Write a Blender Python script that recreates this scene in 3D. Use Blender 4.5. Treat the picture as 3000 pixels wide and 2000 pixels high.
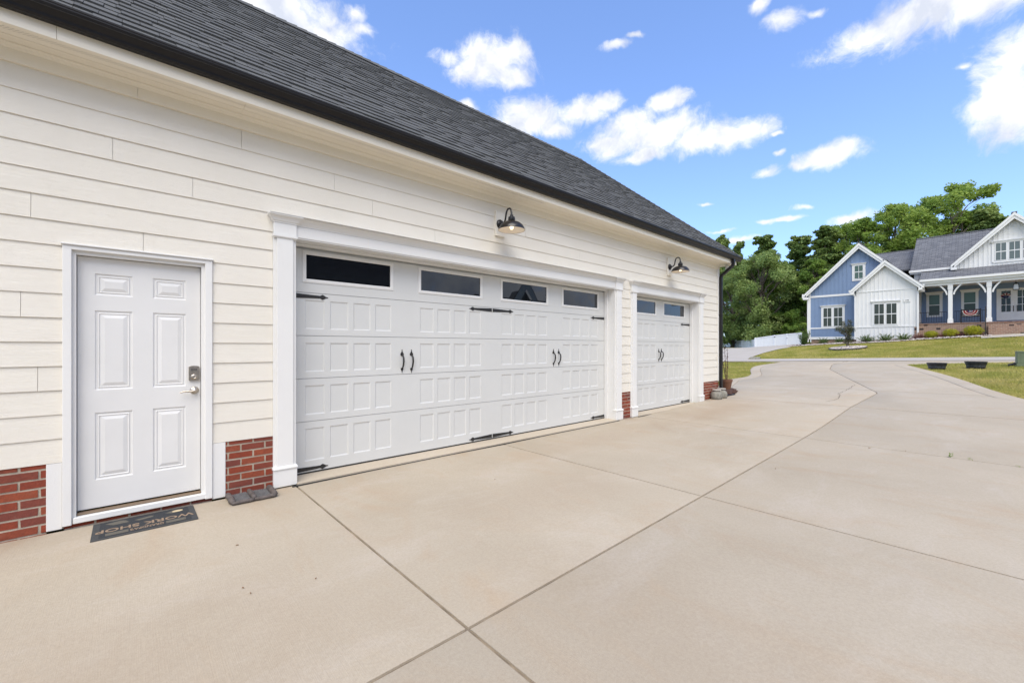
import bpy, bmesh, math, random
from mathutils import Vector, Matrix, Euler
from math import radians, sin, cos, pi, sqrt, atan2
random.seed(7)
SC = bpy.context.scene
COL = SC.collection
for o in list(bpy.data.objects):
    bpy.data.objects.remove(o)

# ------------------------------------------------------------------ camera
# world: garage wall = plane Y=0, X runs along the wall, driveway near Z=0
FPX, TH, YHOR, CD, CH = 1245.0, radians(48), 1017.0, 4.68, 1.35
cam_d = bpy.data.cameras.new('camera')
cam = bpy.data.objects.new('camera', cam_d)
COL.objects.link(cam)
SC.camera = cam
cam_d.sensor_width = 36.0
cam_d.lens = 36.0 * FPX / 3000.0
cam_d.shift_y = (YHOR - 1000.0) / 3000.0
cam_d.clip_start = 0.05
cam_d.clip_end = 3000
cam.location = (0, -CD, CH)
cam.rotation_euler = (radians(90), 0, TH - radians(90))
CT, ST = cos(TH), sin(TH)

def ray(x, y):
    u = (x - 1500) / FPX
    return Vector((CT + u * ST, ST - u * CT, (YHOR - y) / FPX))
def onY(x, y, Y0=0.0):
    r = ray(x, y); t = (Y0 + CD) / r.y
    return Vector((t * r.x, Y0, CH + t * r.z))
def onX(x, y, X0):
    r = ray(x, y); t = X0 / r.x
    return Vector((X0, -CD + t * r.y, CH + t * r.z))
def gX(x, Y0=0.0):
    return onY(x, 1000, Y0).x

# ------------------------------------------------------------------ world, sun, exposure
SUN_EL, SUN_AZ = radians(53), radians(220)     # azimuth of the sun: direction (sin,cos) seen from above
EXPOSURE = 0.62
SC.view_settings.view_transform = 'Standard'
SC.view_settings.look = 'None'
SC.view_settings.exposure = EXPOSURE
SC.view_settings.gamma = 1.0
SC.view_settings.use_curve_mapping = False
W = bpy.data.worlds.new('World')
SC.world = W
W.use_nodes = True
wn, wl = W.node_tree.nodes, W.node_tree.links
wn.clear()
def WN(t, **k):
    n = wn.new(t)
    for a, b in k.items():
        if a == 'inp':
            for i, v in b.items():
                n.inputs[i].default_value = v
        else:
            setattr(n, a, b)
    return n
sky = WN('ShaderNodeTexSky', sky_type='NISHITA', sun_disc=False, sun_elevation=SUN_EL,
         sun_rotation=SUN_AZ, altitude=100, air_density=1.0, dust_density=0.6, ozone_density=2.0)
tint = WN('ShaderNodeMix', data_type='RGBA', blend_type='MULTIPLY')
tint.inputs[0].default_value = 1.0
gmn = WN('ShaderNodeGamma'); gmn.inputs[1].default_value = 0.8   # flatter, hazier blue
wl.new(sky.outputs[0], gmn.inputs[0]); wl.new(gmn.outputs[0], tint.inputs[6])
tint.inputs[7].default_value = (2.0, 2.36, 3.14, 1)
tc = WN('ShaderNodeTexCoord')
# clouds: soft lumps at fixed directions of the sky, torn by fractal noise
CL = [  # px x, px y, half width px, half height px
 (790, 20, 170, 45), (860, 75, 110, 55), (930, 90, 60, 30), (1050, 35, 45, 30), (1075, 80, 45, 25), (700, -40, 300, 70),
 (1450, 180, 90, 62), (1400, 205, 70, 40), (1320, 170, 62, 26), (1490, 225, 60, 30), (1520, 150, 35, 24),
 (1800, 140, 62, 16), (1860, 110, 34, 12),
 (1560, 330, 95, 42), (1530, 360, 70, 25), (1700, 320, 75, 32), (1760, 300, 55, 22), (1620, 370, 60, 24),
 (1370, 315, 30, 16),
 (1900, 395, 150, 42), (1850, 360, 70, 40), (1960, 300, 60, 24), (2090, 400, 120, 40), (2170, 385, 60, 28), (1880, 455, 60, 18), (1780, 410, 40, 16), (2260, 392, 22, 9),
 (2420, 455, 70, 32), (2350, 480, 55, 18), (2240, 505, 50, 20), (2270, 448, 24, 12), (2460, 430, 35, 24),
 (2080, 593, 36, 8), (2300, 642, 70, 10), (2350, 605, 45, 12), (2470, 640, 65, 24), (2150, 705, 80, 14), (2110, 675, 50, 7), (2240, 650, 30, 11),
 (2700, 40, 230, 62), (2560, 95, 110, 34), (2850, -20, 260, 80), (2300, 60, 60, 30), (2240, 12, 30, 26), (2380, 30, 30, 16), (2480, 120, 50, 12),
 (2960, 250, 80, 90), (2900, 310, 60, 36), (2990, 170, 50, 60), (3060, 300, 120, 80), (2840, 195, 30, 16), (3150, 60, 160, 60),
]
FAINT = {(2300, 60), (2240, 12), (2380, 30), (2840, 195), (2480, 120), (1320, 170), (1860, 110), (1050, 35), (1075, 80), (2260, 392), (2270, 448), (1800, 140), (2350, 480), (2240, 505)}
lobes = [(ray(a, b).normalized(), c / FPX * 1.0, d / FPX * 1.0, a, b) for a, b, c, d in CL]
# larger unseen clouds, added round the rest of the sky for whiter ambient light
rs = random.Random(3)
while len(lobes) < len(CL) + 46:
    az, el = rs.uniform(0, 2 * pi), math.asin(rs.uniform(0.05, 0.95))
    v = Vector((cos(az) * cos(el), sin(az) * cos(el), sin(el)))
    fw = v.x * CT + v.y * ST
    w0 = rs.uniform(0.14, 0.34)
    lat = v.x * ST - v.y * CT
    if fw > -0.2:          # keep clear of the part of the sky whose clouds are known
        f2 = max(fw, .05); uu = max(-1.25, min(1.25, lat / f2)); vv_ = max(0, min(.85, v.z / f2))
        q = Vector((CT + uu * ST, ST - uu * CT, vv_)).normalized()
        if q.angle(v) < w0 * 1.9 + .05: continue
    lobes.append((v, w0, w0 * rs.uniform(0.3, 0.55), 0, 0))
mn = None
nzw = WN('ShaderNodeTexNoise', inp={'Scale': 7.0, 'Detail': 4.0, 'Roughness': 0.6})
wl.new(tc.outputs['Generated'], nzw.inputs['Vector'])
wsub = WN('ShaderNodeVectorMath', operation='SUBTRACT'); wsub.inputs[1].default_value = (0.5, 0.5, 0.5)
wl.new(nzw.outputs['Color'], wsub.inputs[0])
wsc = WN('ShaderNodeVectorMath', operation='MULTIPLY_ADD'); wsc.inputs[1].default_value = (0.07, 0.07, 0.05)
wl.new(wsub.outputs[0], wsc.inputs[0]); wl.new(tc.outputs['Generated'], wsc.inputs[2])
for v, rx, ry, a, b in lobes:
    f = 1.0
    if a:   # off-axis stretch of a wide lens back to angles
        r = ray(a, b); f = 1.0 / r.length
    m = WN('ShaderNodeMapping', vector_type='TEXTURE')
    m.inputs['Location'].default_value = v
    fwd = v; side = Vector((v.y, -v.x, 0)).normalized(); upv = side.cross(fwd)
    if upv.z < 0: upv.negate()
    R = Matrix((fwd, side, upv)).transposed()
    if R.determinant() < 0:
        R = Matrix((fwd, -side, upv)).transposed()
    m.inputs['Rotation'].default_value = R.to_euler()
    m.inputs['Scale'].default_value = (0.6, max(rx * f, 0.004), max(ry * f, 0.004))
    if mn is None:
        wl.new(wsc.outputs[0], m.inputs['Vector'])
    else:   # order the lumps one after another (keeps the shader's memory small)
        od = WN('ShaderNodeVectorMath', operation='MULTIPLY_ADD'); od.inputs[1].default_value = (1e-6, 1e-6, 1e-6)
        wl.new(mn, od.inputs[0]); wl.new(wsc.outputs[0], od.inputs[2]); wl.new(od.outputs[0], m.inputs['Vector'])
    ln = WN('ShaderNodeVectorMath', operation='LENGTH'); wl.new(m.outputs[0], ln.inputs[0])
    lv_ = ln.outputs['Value']
    if (a, b) in FAINT or b > 585:      # thin wisps
        fa = WN('ShaderNodeMath', operation='ADD'); fa.inputs[1].default_value = 0.42; wl.new(lv_, fa.inputs[0]); lv_ = fa.outputs[0]
    if mn is None:
        mn = lv_
    else:
        q = WN('ShaderNodeMath', operation='SMOOTH_MIN'); q.inputs[2].default_value = 0.25
        wl.new(mn, q.inputs[0]); wl.new(lv_, q.inputs[1]); mn = q.outputs[0]
fb = WN('ShaderNodeTexNoise', inp={'Scale': 17.0, 'Detail': 10.0, 'Roughness': 0.68, 'Distortion': 0.25})
wl.new(wsc.outputs[0], fb.inputs['Vector'])
ma = WN('ShaderNodeMath', operation='MULTIPLY_ADD'); ma.inputs[1].default_value = -2.3; ma.inputs[2].default_value = 1.15
wl.new(fb.outputs['Fac'], ma.inputs[0])
upo = WN('ShaderNodeVectorMath', operation='ADD'); upo.inputs[1].default_value = (0, 0, .022); wl.new(wsc.outputs[0], upo.inputs[0])
fbu = WN('ShaderNodeTexNoise', inp={'Scale': 17.0, 'Detail': 4.0, 'Roughness': 0.6, 'Distortion': 0.25}); wl.new(upo.outputs[0], fbu.inputs['Vector'])
md = WN('ShaderNodeMath', operation='ADD'); wl.new(mn, md.inputs[0]); wl.new(ma.outputs[0], md.inputs[1])
cov = WN('ShaderNodeMapRange', interpolation_type='SMOOTHSTEP', inp={1: 1.42, 2: 0.42, 3: 0.0, 4: 1.0})
wl.new(md.outputs[0], cov.inputs[0])
fb2 = WN('ShaderNodeTexNoise', inp={'Scale': 11.0, 'Detail': 6.0, 'Roughness': 0.55})
off = WN('ShaderNodeVectorMath', operation='ADD'); off.inputs[1].default_value = (3.1, 0, 0.02)
wl.new(tc.outputs['Generated'], off.inputs[0]); wl.new(off.outputs[0], fb2.inputs['Vector'])
ave = WN('ShaderNodeMath', operation='MULTIPLY_ADD'); ave.inputs[1].default_value = -0.8; wl.new(fbu.outputs['Fac'], ave.inputs[0]); wl.new(fb2.outputs['Fac'], ave.inputs[2])  # noise sampled higher up darkens the cloud colour as painted self-shadow
shd = WN('ShaderNodeMapRange', inp={1: -0.10, 2: 0.18, 3: 0.0, 4: 1.0}); wl.new(ave.outputs[0], shd.inputs[0])
ccol = WN('ShaderNodeMix', data_type='RGBA'); wl.new(shd.outputs[0], ccol.inputs[0])
ccol.inputs[6].default_value = (5.9, 6.3, 7.3, 1); ccol.inputs[7].default_value = (8.9, 8.95, 9.1, 1)
smix = WN('ShaderNodeMix', data_type='RGBA'); wl.new(cov.outputs[0], smix.inputs[0])
wl.new(tint.outputs[2], smix.inputs[6]); wl.new(ccol.outputs[2], smix.inputs[7])
bg = WN('ShaderNodeBackground'); bg.inputs['Strength'].default_value = 0.085
wl.new(smix.outputs[2], bg.inputs['Color'])
wo = WN('ShaderNodeOutputWorld'); wl.new(bg.outputs[0], wo.inputs['Surface'])

sd = bpy.data.lights.new('sun', 'SUN')
sd.energy = 2.3; sd.angle = radians(48); sd.color = (1.0, 0.925, 0.80)
sun = bpy.data.objects.new('sun', sd); COL.objects.link(sun)
sdir = Vector((sin(SUN_AZ) * cos(SUN_EL), cos(SUN_AZ) * cos(SUN_EL), sin(SUN_EL)))
sun.rotation_euler = sdir.to_track_quat('Z', 'Y').to_euler()
sun.location = (0, -20, 40)
SC.render.engine = 'CYCLES'
W.cycles.sampling_method = 'MANUAL'
W.cycles.sample_map_resolution = 256

# ------------------------------------------------------------------ helpers
WLOC = {}
class MB:
    def __init__(s): s.v = []; s.f = []; s.m = []
    def add(s, vs, fs, mi=0):
        b = len(s.v); s.v += [tuple(x) for x in vs]
        for f in fs: s.f.append(tuple(b + i for i in f)); s.m.append(mi)
        return s
    def box(s, x0, x1, y0, y1, z0, z1, mi=0):
        if x1 < x0: x0, x1 = x1, x0
        if y1 < y0: y0, y1 = y1, y0
        if z1 < z0: z0, z1 = z1, z0
        return s.add([(x0,y0,z0),(x1,y0,z0),(x1,y1,z0),(x0,y1,z0),(x0,y0,z1),(x1,y0,z1),(x1,y1,z1),(x0,y1,z1)],
              [(0,3,2,1),(4,5,6,7),(0,1,5,4),(1,2,6,5),(2,3,7,6),(3,0,4,7)], mi)
    def quad(s, a, b, c, d, mi=0): return s.add([a,b,c,d], [(0,1,2,3)], mi)
    def hull(s, A, B, mi=0):          # loft between two equal loops + caps
        n = len(A)
        fs = [(i, (i+1) % n, n + (i+1) % n, n + i) for i in range(n)]
        fs += [tuple(range(n-1, -1, -1)), tuple(range(n, 2*n))]
        return s.add(list(A) + list(B), fs, mi)
    def loft(s, loops, cap=True, closed=True, mi=0):
        n = len(loops[0]); vs = [p for L in loops for p in L]; fs = []
        for k in range(len(loops) - 1):
            for i in range(n if closed else n - 1):
                j = (i + 1) % n
                fs.append((k*n+i, k*n+j, (k+1)*n+j, (k+1)*n+i))
        if cap and closed:
            fs.append(tuple(range(n-1, -1, -1))); fs.append(tuple(range((len(loops)-1)*n, len(loops)*n)))
        return s.add(vs, fs, mi)
    def lathe(s, prof, c=(0,0,0), n=24, mi=0, cap=False):
        loops = [[(c[0]+r*cos(2*pi*i/n), c[1]+r*sin(2*pi*i/n), c[2]+z) for i in range(n)] for r, z in prof]
        return s.loft(loops, cap=cap, mi=mi)
    def tube(s, pts, rad, n=8, mi=0, cap=True):
        pts = [Vector(p) for p in pts]; loops = []
        rad = rad if isinstance(rad, (list, tuple)) else [rad] * len(pts)
        up = Vector((0,0,1)); prev = None
        for i, p in enumerate(pts):
            d = (pts[min(i+1, len(pts)-1)] - pts[max(i-1, 0)]).normalized()
            if prev is None:
                a = d.orthogonal().normalized() if abs(d.z) > .95 else d.cross(up).normalized()
            else:
                a = (prev - d * prev.dot(d))
                a = a.normalized() if a.length > 1e-6 else d.orthogonal().normalized()
            prev = a; b = d.cross(a)
            loops.append([tuple(p + rad[i]*(a*cos(2*pi*k/n) + b*sin(2*pi*k/n))) for k in range(n)])
        return s.loft(loops, cap=cap, mi=mi)
    def rtube(s, pts, ax, w, h, mi=0):     # rectangular tube, ax = fixed width axis
        pts = [Vector(p) for p in pts]; ax = Vector(ax).normalized(); loops = []
        for i, p in enumerate(pts):
            d = (pts[min(i+1, len(pts)-1)] - pts[max(i-1, 0)]).normalized()
            b = d.cross(ax).normalized()
            loops.append([tuple(p + ax*w*a + b*h*c) for a, c in ((-.5,-.5),(.5,-.5),(.5,.5),(-.5,.5))])
        return s.loft(loops, mi=mi)
    def poly_prism(s, pts, off, mi=0):     # pts: planar loop, off: extrusion vector
        o = Vector(off)
        return s.hull(pts, [tuple(Vector(p) + o) for p in pts], mi)

def link_child(o, parent):
    o.parent = parent
    o.matrix_parent_inverse = Matrix.Translation(-WLOC[parent.name])

def mk(name, mb, mat, parent=None, smooth=False, bevel=0.0, local=False, fix=True):
    me = bpy.data.meshes.new(name)
    vs = mb.v
    if local: c = Vector((0,0,0))
    else:
        lo = [min(v[i] for v in vs) for i in range(3)]; hi = [max(v[i] for v in vs) for i in range(3)]
        c = Vector([(lo[i]+hi[i])/2 for i in range(3)])
    me.from_pydata([(v[0]-c.x, v[1]-c.y, v[2]-c.z) for v in vs], [], mb.f)
    if fix:
        bm = bmesh.new(); bm.from_mesh(me); bmesh.ops.recalc_face_normals(bm, faces=bm.faces)
        if bevel:
            bmesh.ops.bevel(bm, geom=list(bm.edges), offset=bevel, segments=1, affect='EDGES', clamp_overlap=True)
        bm.to_mesh(me); bm.free()
    mats = mat if isinstance(mat, (list, tuple)) else [mat]
    for m in mats: me.materials.append(m)
    if len(mats) > 1 and not bevel:
        for p, mi in zip(me.polygons, mb.m): p.material_index = mi
    if smooth:
        for p in me.polygons: p.use_smooth = True
        if smooth != 'all':
            bm = bmesh.new(); bm.from_mesh(me)
            for e in bm.edges:
                if len(e.link_faces) == 2 and e.calc_face_angle(0) > radians(40): e.smooth = False
            bm.to_mesh(me); bm.free()
    o = bpy.data.objects.new(name, me); COL.objects.link(o)
    o.location = c; WLOC[o.name] = c.copy()
    if parent is not None:
        if local: o.parent = parent; WLOC[o.name] = WLOC[parent.name].copy()
        else: link_child(o, parent)
    return o
def tag(o, label, cat, group=None):
    o['label'] = label; o['category'] = cat
    if group: o['group'] = group
    return o
def thing(name, label, cat, loc=(0,0,0), group=None):
    o = bpy.data.objects.new(name, None); COL.objects.link(o)
    o.location = loc; WLOC[o.name] = Vector(loc); o.empty_display_size = .2
    return tag(o, label, cat, group)
def struct(o): o['kind'] = 'structure'; return o
def stuff(o): o['kind'] = 'stuff'; return o

# ------------------------------------------------------------------ materials
def new_mat(name):
    m = bpy.data.materials.new(name); m.use_nodes = True
    nt = m.node_tree; nt.nodes.clear()
    out = nt.nodes.new('ShaderNodeOutputMaterial'); b = nt.nodes.new('ShaderNodeBsdfPrincipled')
    nt.links.new(b.outputs[0], out.inputs[0])
    return m, nt, b
class NT:
    def __init__(s, nt): s.nt = nt
    def n(s, t, inp=None, **k):
        x = s.nt.nodes.new(t)
        for a, b in k.items(): setattr(x, a, b)
        for i, v in (inp or {}).items():
            if isinstance(v, bpy.types.NodeSocket): s.nt.links.new(v, x.inputs[i])
            else: x.inputs[i].default_value = v
        return x
    def pos(s, scale=(1,1,1), rot=(0,0,0)):
        g = s.n('ShaderNodeNewGeometry')
        m = s.n('ShaderNodeMapping', {0: g.outputs['Position'], 'Scale': scale, 'Rotation': rot})
        return m.outputs[0]
    def noise(s, vec, scale, detail=4, rough=.55, dist=0):
        return s.n('ShaderNodeTexNoise', {'Vector': vec, 'Scale': scale, 'Detail': detail, 'Roughness': rough, 'Distortion': dist}).outputs['Fac']
    def rng(s, v, a, b, c=0., d=1.):
        return s.n('ShaderNodeMapRange', {0: v, 1: a, 2: b, 3: c, 4: d}).outputs[0]
    def mix(s, f, a, b, mode='MIX'):
        x = s.n('ShaderNodeMix', {0: f, 6: a if not isinstance(a, tuple) else (*a, 1) if len(a) == 3 else a,
                7: b if not isinstance(b, tuple) else (*b, 1) if len(b) == 3 else b}, data_type='RGBA', blend_type=mode)
        return x.outputs[2]
    def math(s, op, a, b=0., c=0.):
        return s.n('ShaderNodeMath', {0: a, 1: b, 2: c}, operation=op).outputs[0]
    def bump(s, h, strength, dist, prev=None):
        d = {'Height': h, 'Strength': strength, 'Distance': dist}
        if prev is not None: d['Normal'] = prev
        return s.n('ShaderNodeBump', d).outputs[0]
    def set(s, b, **k):
        for a, v in k.items():
            a = a.replace('_', ' ')
            if isinstance(v, bpy.types.NodeSocket): s.nt.links.new(v, b.inputs[a])
            elif isinstance(v, tuple) and len(v) == 3: b.inputs[a].default_value = (*v, 1)
            else: b.inputs[a].default_value = v

def plain(name, col, rough=.5, metal=0., bump=0., bscale=60., var=.06, vscale=3.0, spec=.5, **kw):
    m, nt, b = new_mat(name); N = NT(nt); p = N.pos()
    f = N.noise(p, vscale, 5)
    c = N.mix(N.rng(f, .3, .7), tuple(x*(1-var) for x in col), tuple(min(1, x*(1+var)) for x in col))
    N.set(b, Base_Color=c, Roughness=rough, Metallic=metal, Specular_IOR_Level=spec)
    if bump: N.set(b, Normal=N.bump(N.noise(p, bscale, 3), bump, .004))
    for a, v in kw.items(): N.set(b, **{a: v})
    return m

M = {}
def siding_mat():
    m, nt, b = new_mat('cream_siding_paint'); N = NT(nt)
    oi = N.n('ShaderNodeObjectInfo'); g = N.n('ShaderNodeNewGeometry')
    o3 = N.n('ShaderNodeCombineXYZ', {0: N.math('MULTIPLY', oi.outputs['Random'], 40.), 1: 0., 2: N.math('MULTIPLY', oi.outputs['Random'], 9.)})
    v = N.n('ShaderNodeVectorMath', {0: g.outputs['Position'], 1: o3.outputs[0]}, operation='ADD').outputs[0]
    vm = N.n('ShaderNodeMapping', {0: v, 'Scale': (1.1, 1, 16.)}).outputs[0]
    gr = N.noise(vm, 3.2, 5, .6, 1.1)
    w = N.math('SINE', N.math('MULTIPLY', gr, 62.))
    fine = N.noise(N.n('ShaderNodeMapping', {0: v, 'Scale': (1., 1, 45.)}).outputs[0], 9., 4, .6)
    h = N.math('ADD', N.math('MULTIPLY', w, .28), fine)
    big = N.noise(N.pos(), 1.1, 4)
    c = N.mix(N.rng(big, .3, .7), (.755, .715, .63), (.80, .76, .68))
    N.set(b, Base_Color=c, Roughness=.55, Normal=N.bump(h, .42, .004), Specular_IOR_Level=.35)
    return m
M['siding'] = siding_mat()
def trim_mat(name, col, rough, bs, bscale=70., sc=(1,1,1)):
    m, nt, b = new_mat(name); N = NT(nt)
    f = N.noise(N.pos(sc), bscale, 4, .6); big = N.noise(N.pos(), 1.6, 4)
    c = N.mix(N.rng(big, .3, .7), tuple(x*.955 for x in col), col)
    dirt = N.noise(N.pos((3, 3, .8)), 5.0, 6, .7)
    c = N.mix(N.rng(dirt, .60, .78, 0, .12), c, (.52, .47, .40))
    N.set(b, Base_Color=c, Roughness=rough, Normal=N.bump(f, bs, .003), Specular_IOR_Level=.4)
    return m
M['trim'] = trim_mat('white_trim_paint', (.76, .755, .735), .5, .35)
M['soffit'] = trim_mat('cream_soffit_paint', (.82, .765, .65), .55, .1)
M['gdoor'] = trim_mat('white_steel_door', (.625, .63, .615), .42, .12, 160., (1, 1, .12))
def mandoor_mat():
    m, nt, b = new_mat('white_door_paint'); N = NT(nt)
    p = N.pos()
    sp = N.n('ShaderNodeTexVoronoi', {'Vector': p, 'Scale': 170.}).outputs['Distance']
    reg = N.noise(p, 3.4, 3); z = N.n('ShaderNodeSeparateXYZ', {0: p}).outputs[2]
    band = N.math('MULTIPLY', N.rng(z, 1.95, 1.35), N.rng(z, .15, .35, .55, 1.))
    mask = N.math('MULTIPLY', N.math('MULTIPLY', N.rng(sp, .19, .10), N.rng(reg, .52, .66)), band)
    c = N.mix(N.rng(N.noise(p, 2.2, 4), .3, .7), (.69, .685, .67), (.735, .73, .715))
    c = N.mix(N.math('MULTIPLY', mask, .55), c, (.30, .27, .23))
    N.set(b, Base_Color=c, Roughness=.38, Normal=N.bump(N.noise(N.pos((1,1,.1)), 150., 3), .08, .002))
    return m
M['mandoor'] = mandoor_mat()
M['black_metal'] = plain('black_gutter_metal', (.010, .010, .012), .4, 0, var=.1, spec=.3)
M['iron'] = plain('black_iron', (.016, .015, .015), .5, 0, bump=.5, bscale=220.)
M['lamp_black'] = plain('black_lamp_enamel', (.012, .011, .012), .3)
M['lamp_white'] = plain('white_lamp_enamel', (.80, .74, .66), .35)
M['seal'] = plain('black_rubber', (.02, .02, .02), .7)
M['nickel'] = plain('satin_nickel', (.48, .43, .37), .3, 1., var=.12, vscale=40.)
M['nickel_dark'] = plain('dark_keypad', (.08, .075, .07), .4)
M['brass_sill'] = plain('tan_threshold', (.20, .14, .09), .5)
def brick_mat(name, cols, speck=.25):
    m, nt, b = new_mat(name); N = NT(nt)
    oi = N.n('ShaderNodeObjectInfo').outputs['Random']; isl = N.n('ShaderNodeNewGeometry').outputs['Random Per Island']
    r = N.math('FRACT', N.math('ADD', oi, isl))
    cr = N.n('ShaderNodeValToRGB', {0: r}); e = cr.color_ramp.elements
    e[0].color = (*cols[0], 1); e[1].color = (*cols[-1], 1)
    for i, c in enumerate(cols[1:-1]): x = e.new((i+1)/(len(cols)-1)); x.color = (*c, 1)
    p = N.pos(); f = N.noise(p, 45., 6, .7); g = N.noise(p, 9., 4)
    c = N.mix(N.rng(f, .35, .72, 0, speck*2), cr.outputs[0], (.10, .028, .018))
    c = N.mix(N.rng(N.noise(p, 14., 5, .7), .60, .75, 0, .18), c, (.40, .25, .19))
    N.set(b, Base_Color=c, Roughness=.85, Normal=N.bump(f, .8, .006))
    return m
M['brick'] = brick_mat('red_brick', [(.22, .038, .017), (.29, .052, .021), (.26, .045, .019), (.155, .038, .028), (.31, .068, .028), (.18, .048, .036), (.27, .05, .022)])
M['mortar'] = plain('grey_mortar', (.42, .365, .29), .95, bump=.8, bscale=120., var=.2, vscale=14.)
def concrete_mat(name, a, c2, stain=(.44, .33, .22), amt=1., speck=True, spots=None):
    m, nt, b = new_mat(name); N = NT(nt); p = N.pos()
    oi = N.n('ShaderNodeObjectInfo').outputs['Random']
    big = N.noise(p, .55, 6, .6, .6); med = N.noise(N.pos((1, .45, 1)), 1.7, 6, .65, .8)
    c = N.mix(N.rng(big, .33, .68), a, c2)
    c = N.mix(N.rng(med, .52, .75, 0, .5*amt), c, stain)
    pale = N.noise(N.pos((.45, 1.1, 1), (0, 0, .5)), 1.5, 8, .72, .4)
    c = N.mix(N.rng(pale, .52, .78, 0, .32*amt), c, (.58, .53, .47))
    sp_ = N.noise(p, 55., 4, .8); c = N.mix(N.rng(sp_, .38, .62, 0., .42), c, N.mix(.5, c, (.25, .19, .14)))
    if spots:
        for (sx, sy, rx, ry, k) in spots:
            d = N.n('ShaderNodeVectorMath', {0: N.n('ShaderNodeMapping', {0: p, 'Location': (-sx/rx, -sy/ry, 0), 'Scale': (1/rx, 1/ry, 0)}).outputs[0]}, operation='LENGTH').outputs['Value']
            d = N.math('ADD', d, N.rng(med, .2, .8, -.7, .7))
            c = N.mix(N.rng(d, 1.1, .2, 0, k), c, (.33, .225, .14))
    fine = N.noise(p, 210., 3, .7); c = N.mix(N.rng(fine, .28, .72, .0, 1.), N.mix(.13, c, (.16, .12, .09)), N.mix(.06, c, (.8, .76, .7)))
    tone = N.rng(oi, 0, 1, .955, 1.035)
    c = N.mix(1., c, N.n('ShaderNodeCombineColor', {0: tone, 1: tone, 2: tone}).outputs[0], 'MULTIPLY')
    broom = N.noise(N.pos((70., 1.2, 1)), 3., 3, .6)
    h = N.math('ADD', N.math('MULTIPLY', broom, .8), N.noise(p, 130., 4, .7))
    N.set(b, Base_Color=c, Roughness=.88, Normal=N.bump(h, .35, .004), Specular_IOR_Level=.25)
    return m
M['concrete'] = concrete_mat('beige_concrete', (.425, .362, .272), (.49, .425, .33), amt=1.4, spots=[(9.3, -.9, 2.6, .7, .38), (5.2, -.8, 2.2, .5, .22), (3.0, -1.9, 1.2, .6, .18), (-.6, -2.4, 1.8, .9, .22), (1.9, -3.6, .8, 1.2, .15)])
M['concrete2'] = concrete_mat('pale_street_concrete', (.45, .415, .37), (.50, .465, .42), (.42, .37, .31), .6)
M['joint'] = plain('dark_joint_dirt', (.23, .185, .135), .95, bump=.6, var=.4, vscale=9.)
M['crack'] = plain('crack_dirt', (.10, .08, .06), .95, var=.3)
def shingle_mat(name, cols):
    m, nt, b = new_mat(name); N = NT(nt)
    oi = N.n('ShaderNodeObjectInfo').outputs['Random']; isl = N.n('ShaderNodeNewGeometry').outputs['Random Per Island']
    r = N.math('FRACT', N.math('ADD', oi, isl)); p = N.pos()
    c = N.mix(r, cols[0], cols[1]); f = N.noise(p, 260., 3, .8)
    c = N.mix(N.rng(f, .3, .75, 0, .55), c, cols[2])
    c = N.mix(N.rng(N.noise(p, 90., 3, .7), .55, .8, 0, .5), c, (.01, .01, .011))
    N.set(b, Base_Color=c, Roughness=.92, Normal=N.bump(f, .7, .004), Specular_IOR_Level=.2)
    return m
M['shingle'] = shingle_mat('charcoal_shingle', [(.066, .067, .070), (.105, .107, .109), (.20, .205, .20)])
def glass_mat(name, tintc, rough=.015, base=(.006, .007, .008), spec=.75):
    m, nt, b = new_mat(name); N = NT(nt)
    w = N.noise(N.pos(), 1.3, 2)
    N.set(b, Base_Color=base, Roughness=rough, IOR=1.52, Specular_IOR_Level=spec, Specular_Tint=tintc, Normal=N.bump(w, .03, .02))
    return m
M['glass'] = glass_mat('dark_window_glass', (.75, .82, .95))

# ------------------------------------------------------------------ terrain
def lerp_tab(t, x):
    if x <= t[0][0]: return t[0][1]
    for (a, b), (c, d) in zip(t, t[1:]):
        if x <= c:
            return b + (d - b) * (x - a) / (c - a)
    return t[-1][1]
def smooth_tab(t, x, h=1.2):
    return sum(lerp_tab(t, x + h * k / 3) for k in range(-3, 4)) / 7
ZC = [(-99, -.03), (8.4, -.03), (11.3, .06), (14.9, .14), (18.6, .27), (22.2, .42), (30, .77)]
def zf(X, Y):
    Yc = max(-45.0, min(25.0, Y))
    Xa = min(X, 30.0)
    k = .029 * max(0, min(1, (Xa - 9) / 11.0))
    if Yc > 8: pass
    z30 = smooth_tab(ZC, Xa) - k * (Yc + 1)
    if X <= 30: return z30
    z41 = 1.97 - .068 * max(-20, min(14, Yc))
    if X < 41:
        t = (X - 30) / 11.0
        return z30 * (1 - t) + z41 * t
    return z41 + .02 * min(X - 41, 40) + max(0, .02 * (min(X, 120) - 81))
def tp(x, y, dz=0.0):
    """pixel -> point of the ground seen there"""
    r = ray(x, y); t = 1.0; st = .25
    while t < 200:
        p = (t * r.x, -CD + t * r.y, CH + t * r.z)
        if p[2] < zf(p[0], p[1]) + dz: break
        t += st
    a, b = t - st, t
    for _ in range(30):
        m = (a + b) / 2
        if CH + m * r.z < zf(m * r.x, -CD + m * r.y) + dz: b = m
        else: a = m
    return Vector((b * r.x, -CD + b * r.y, CH + b * r.z))

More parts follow.
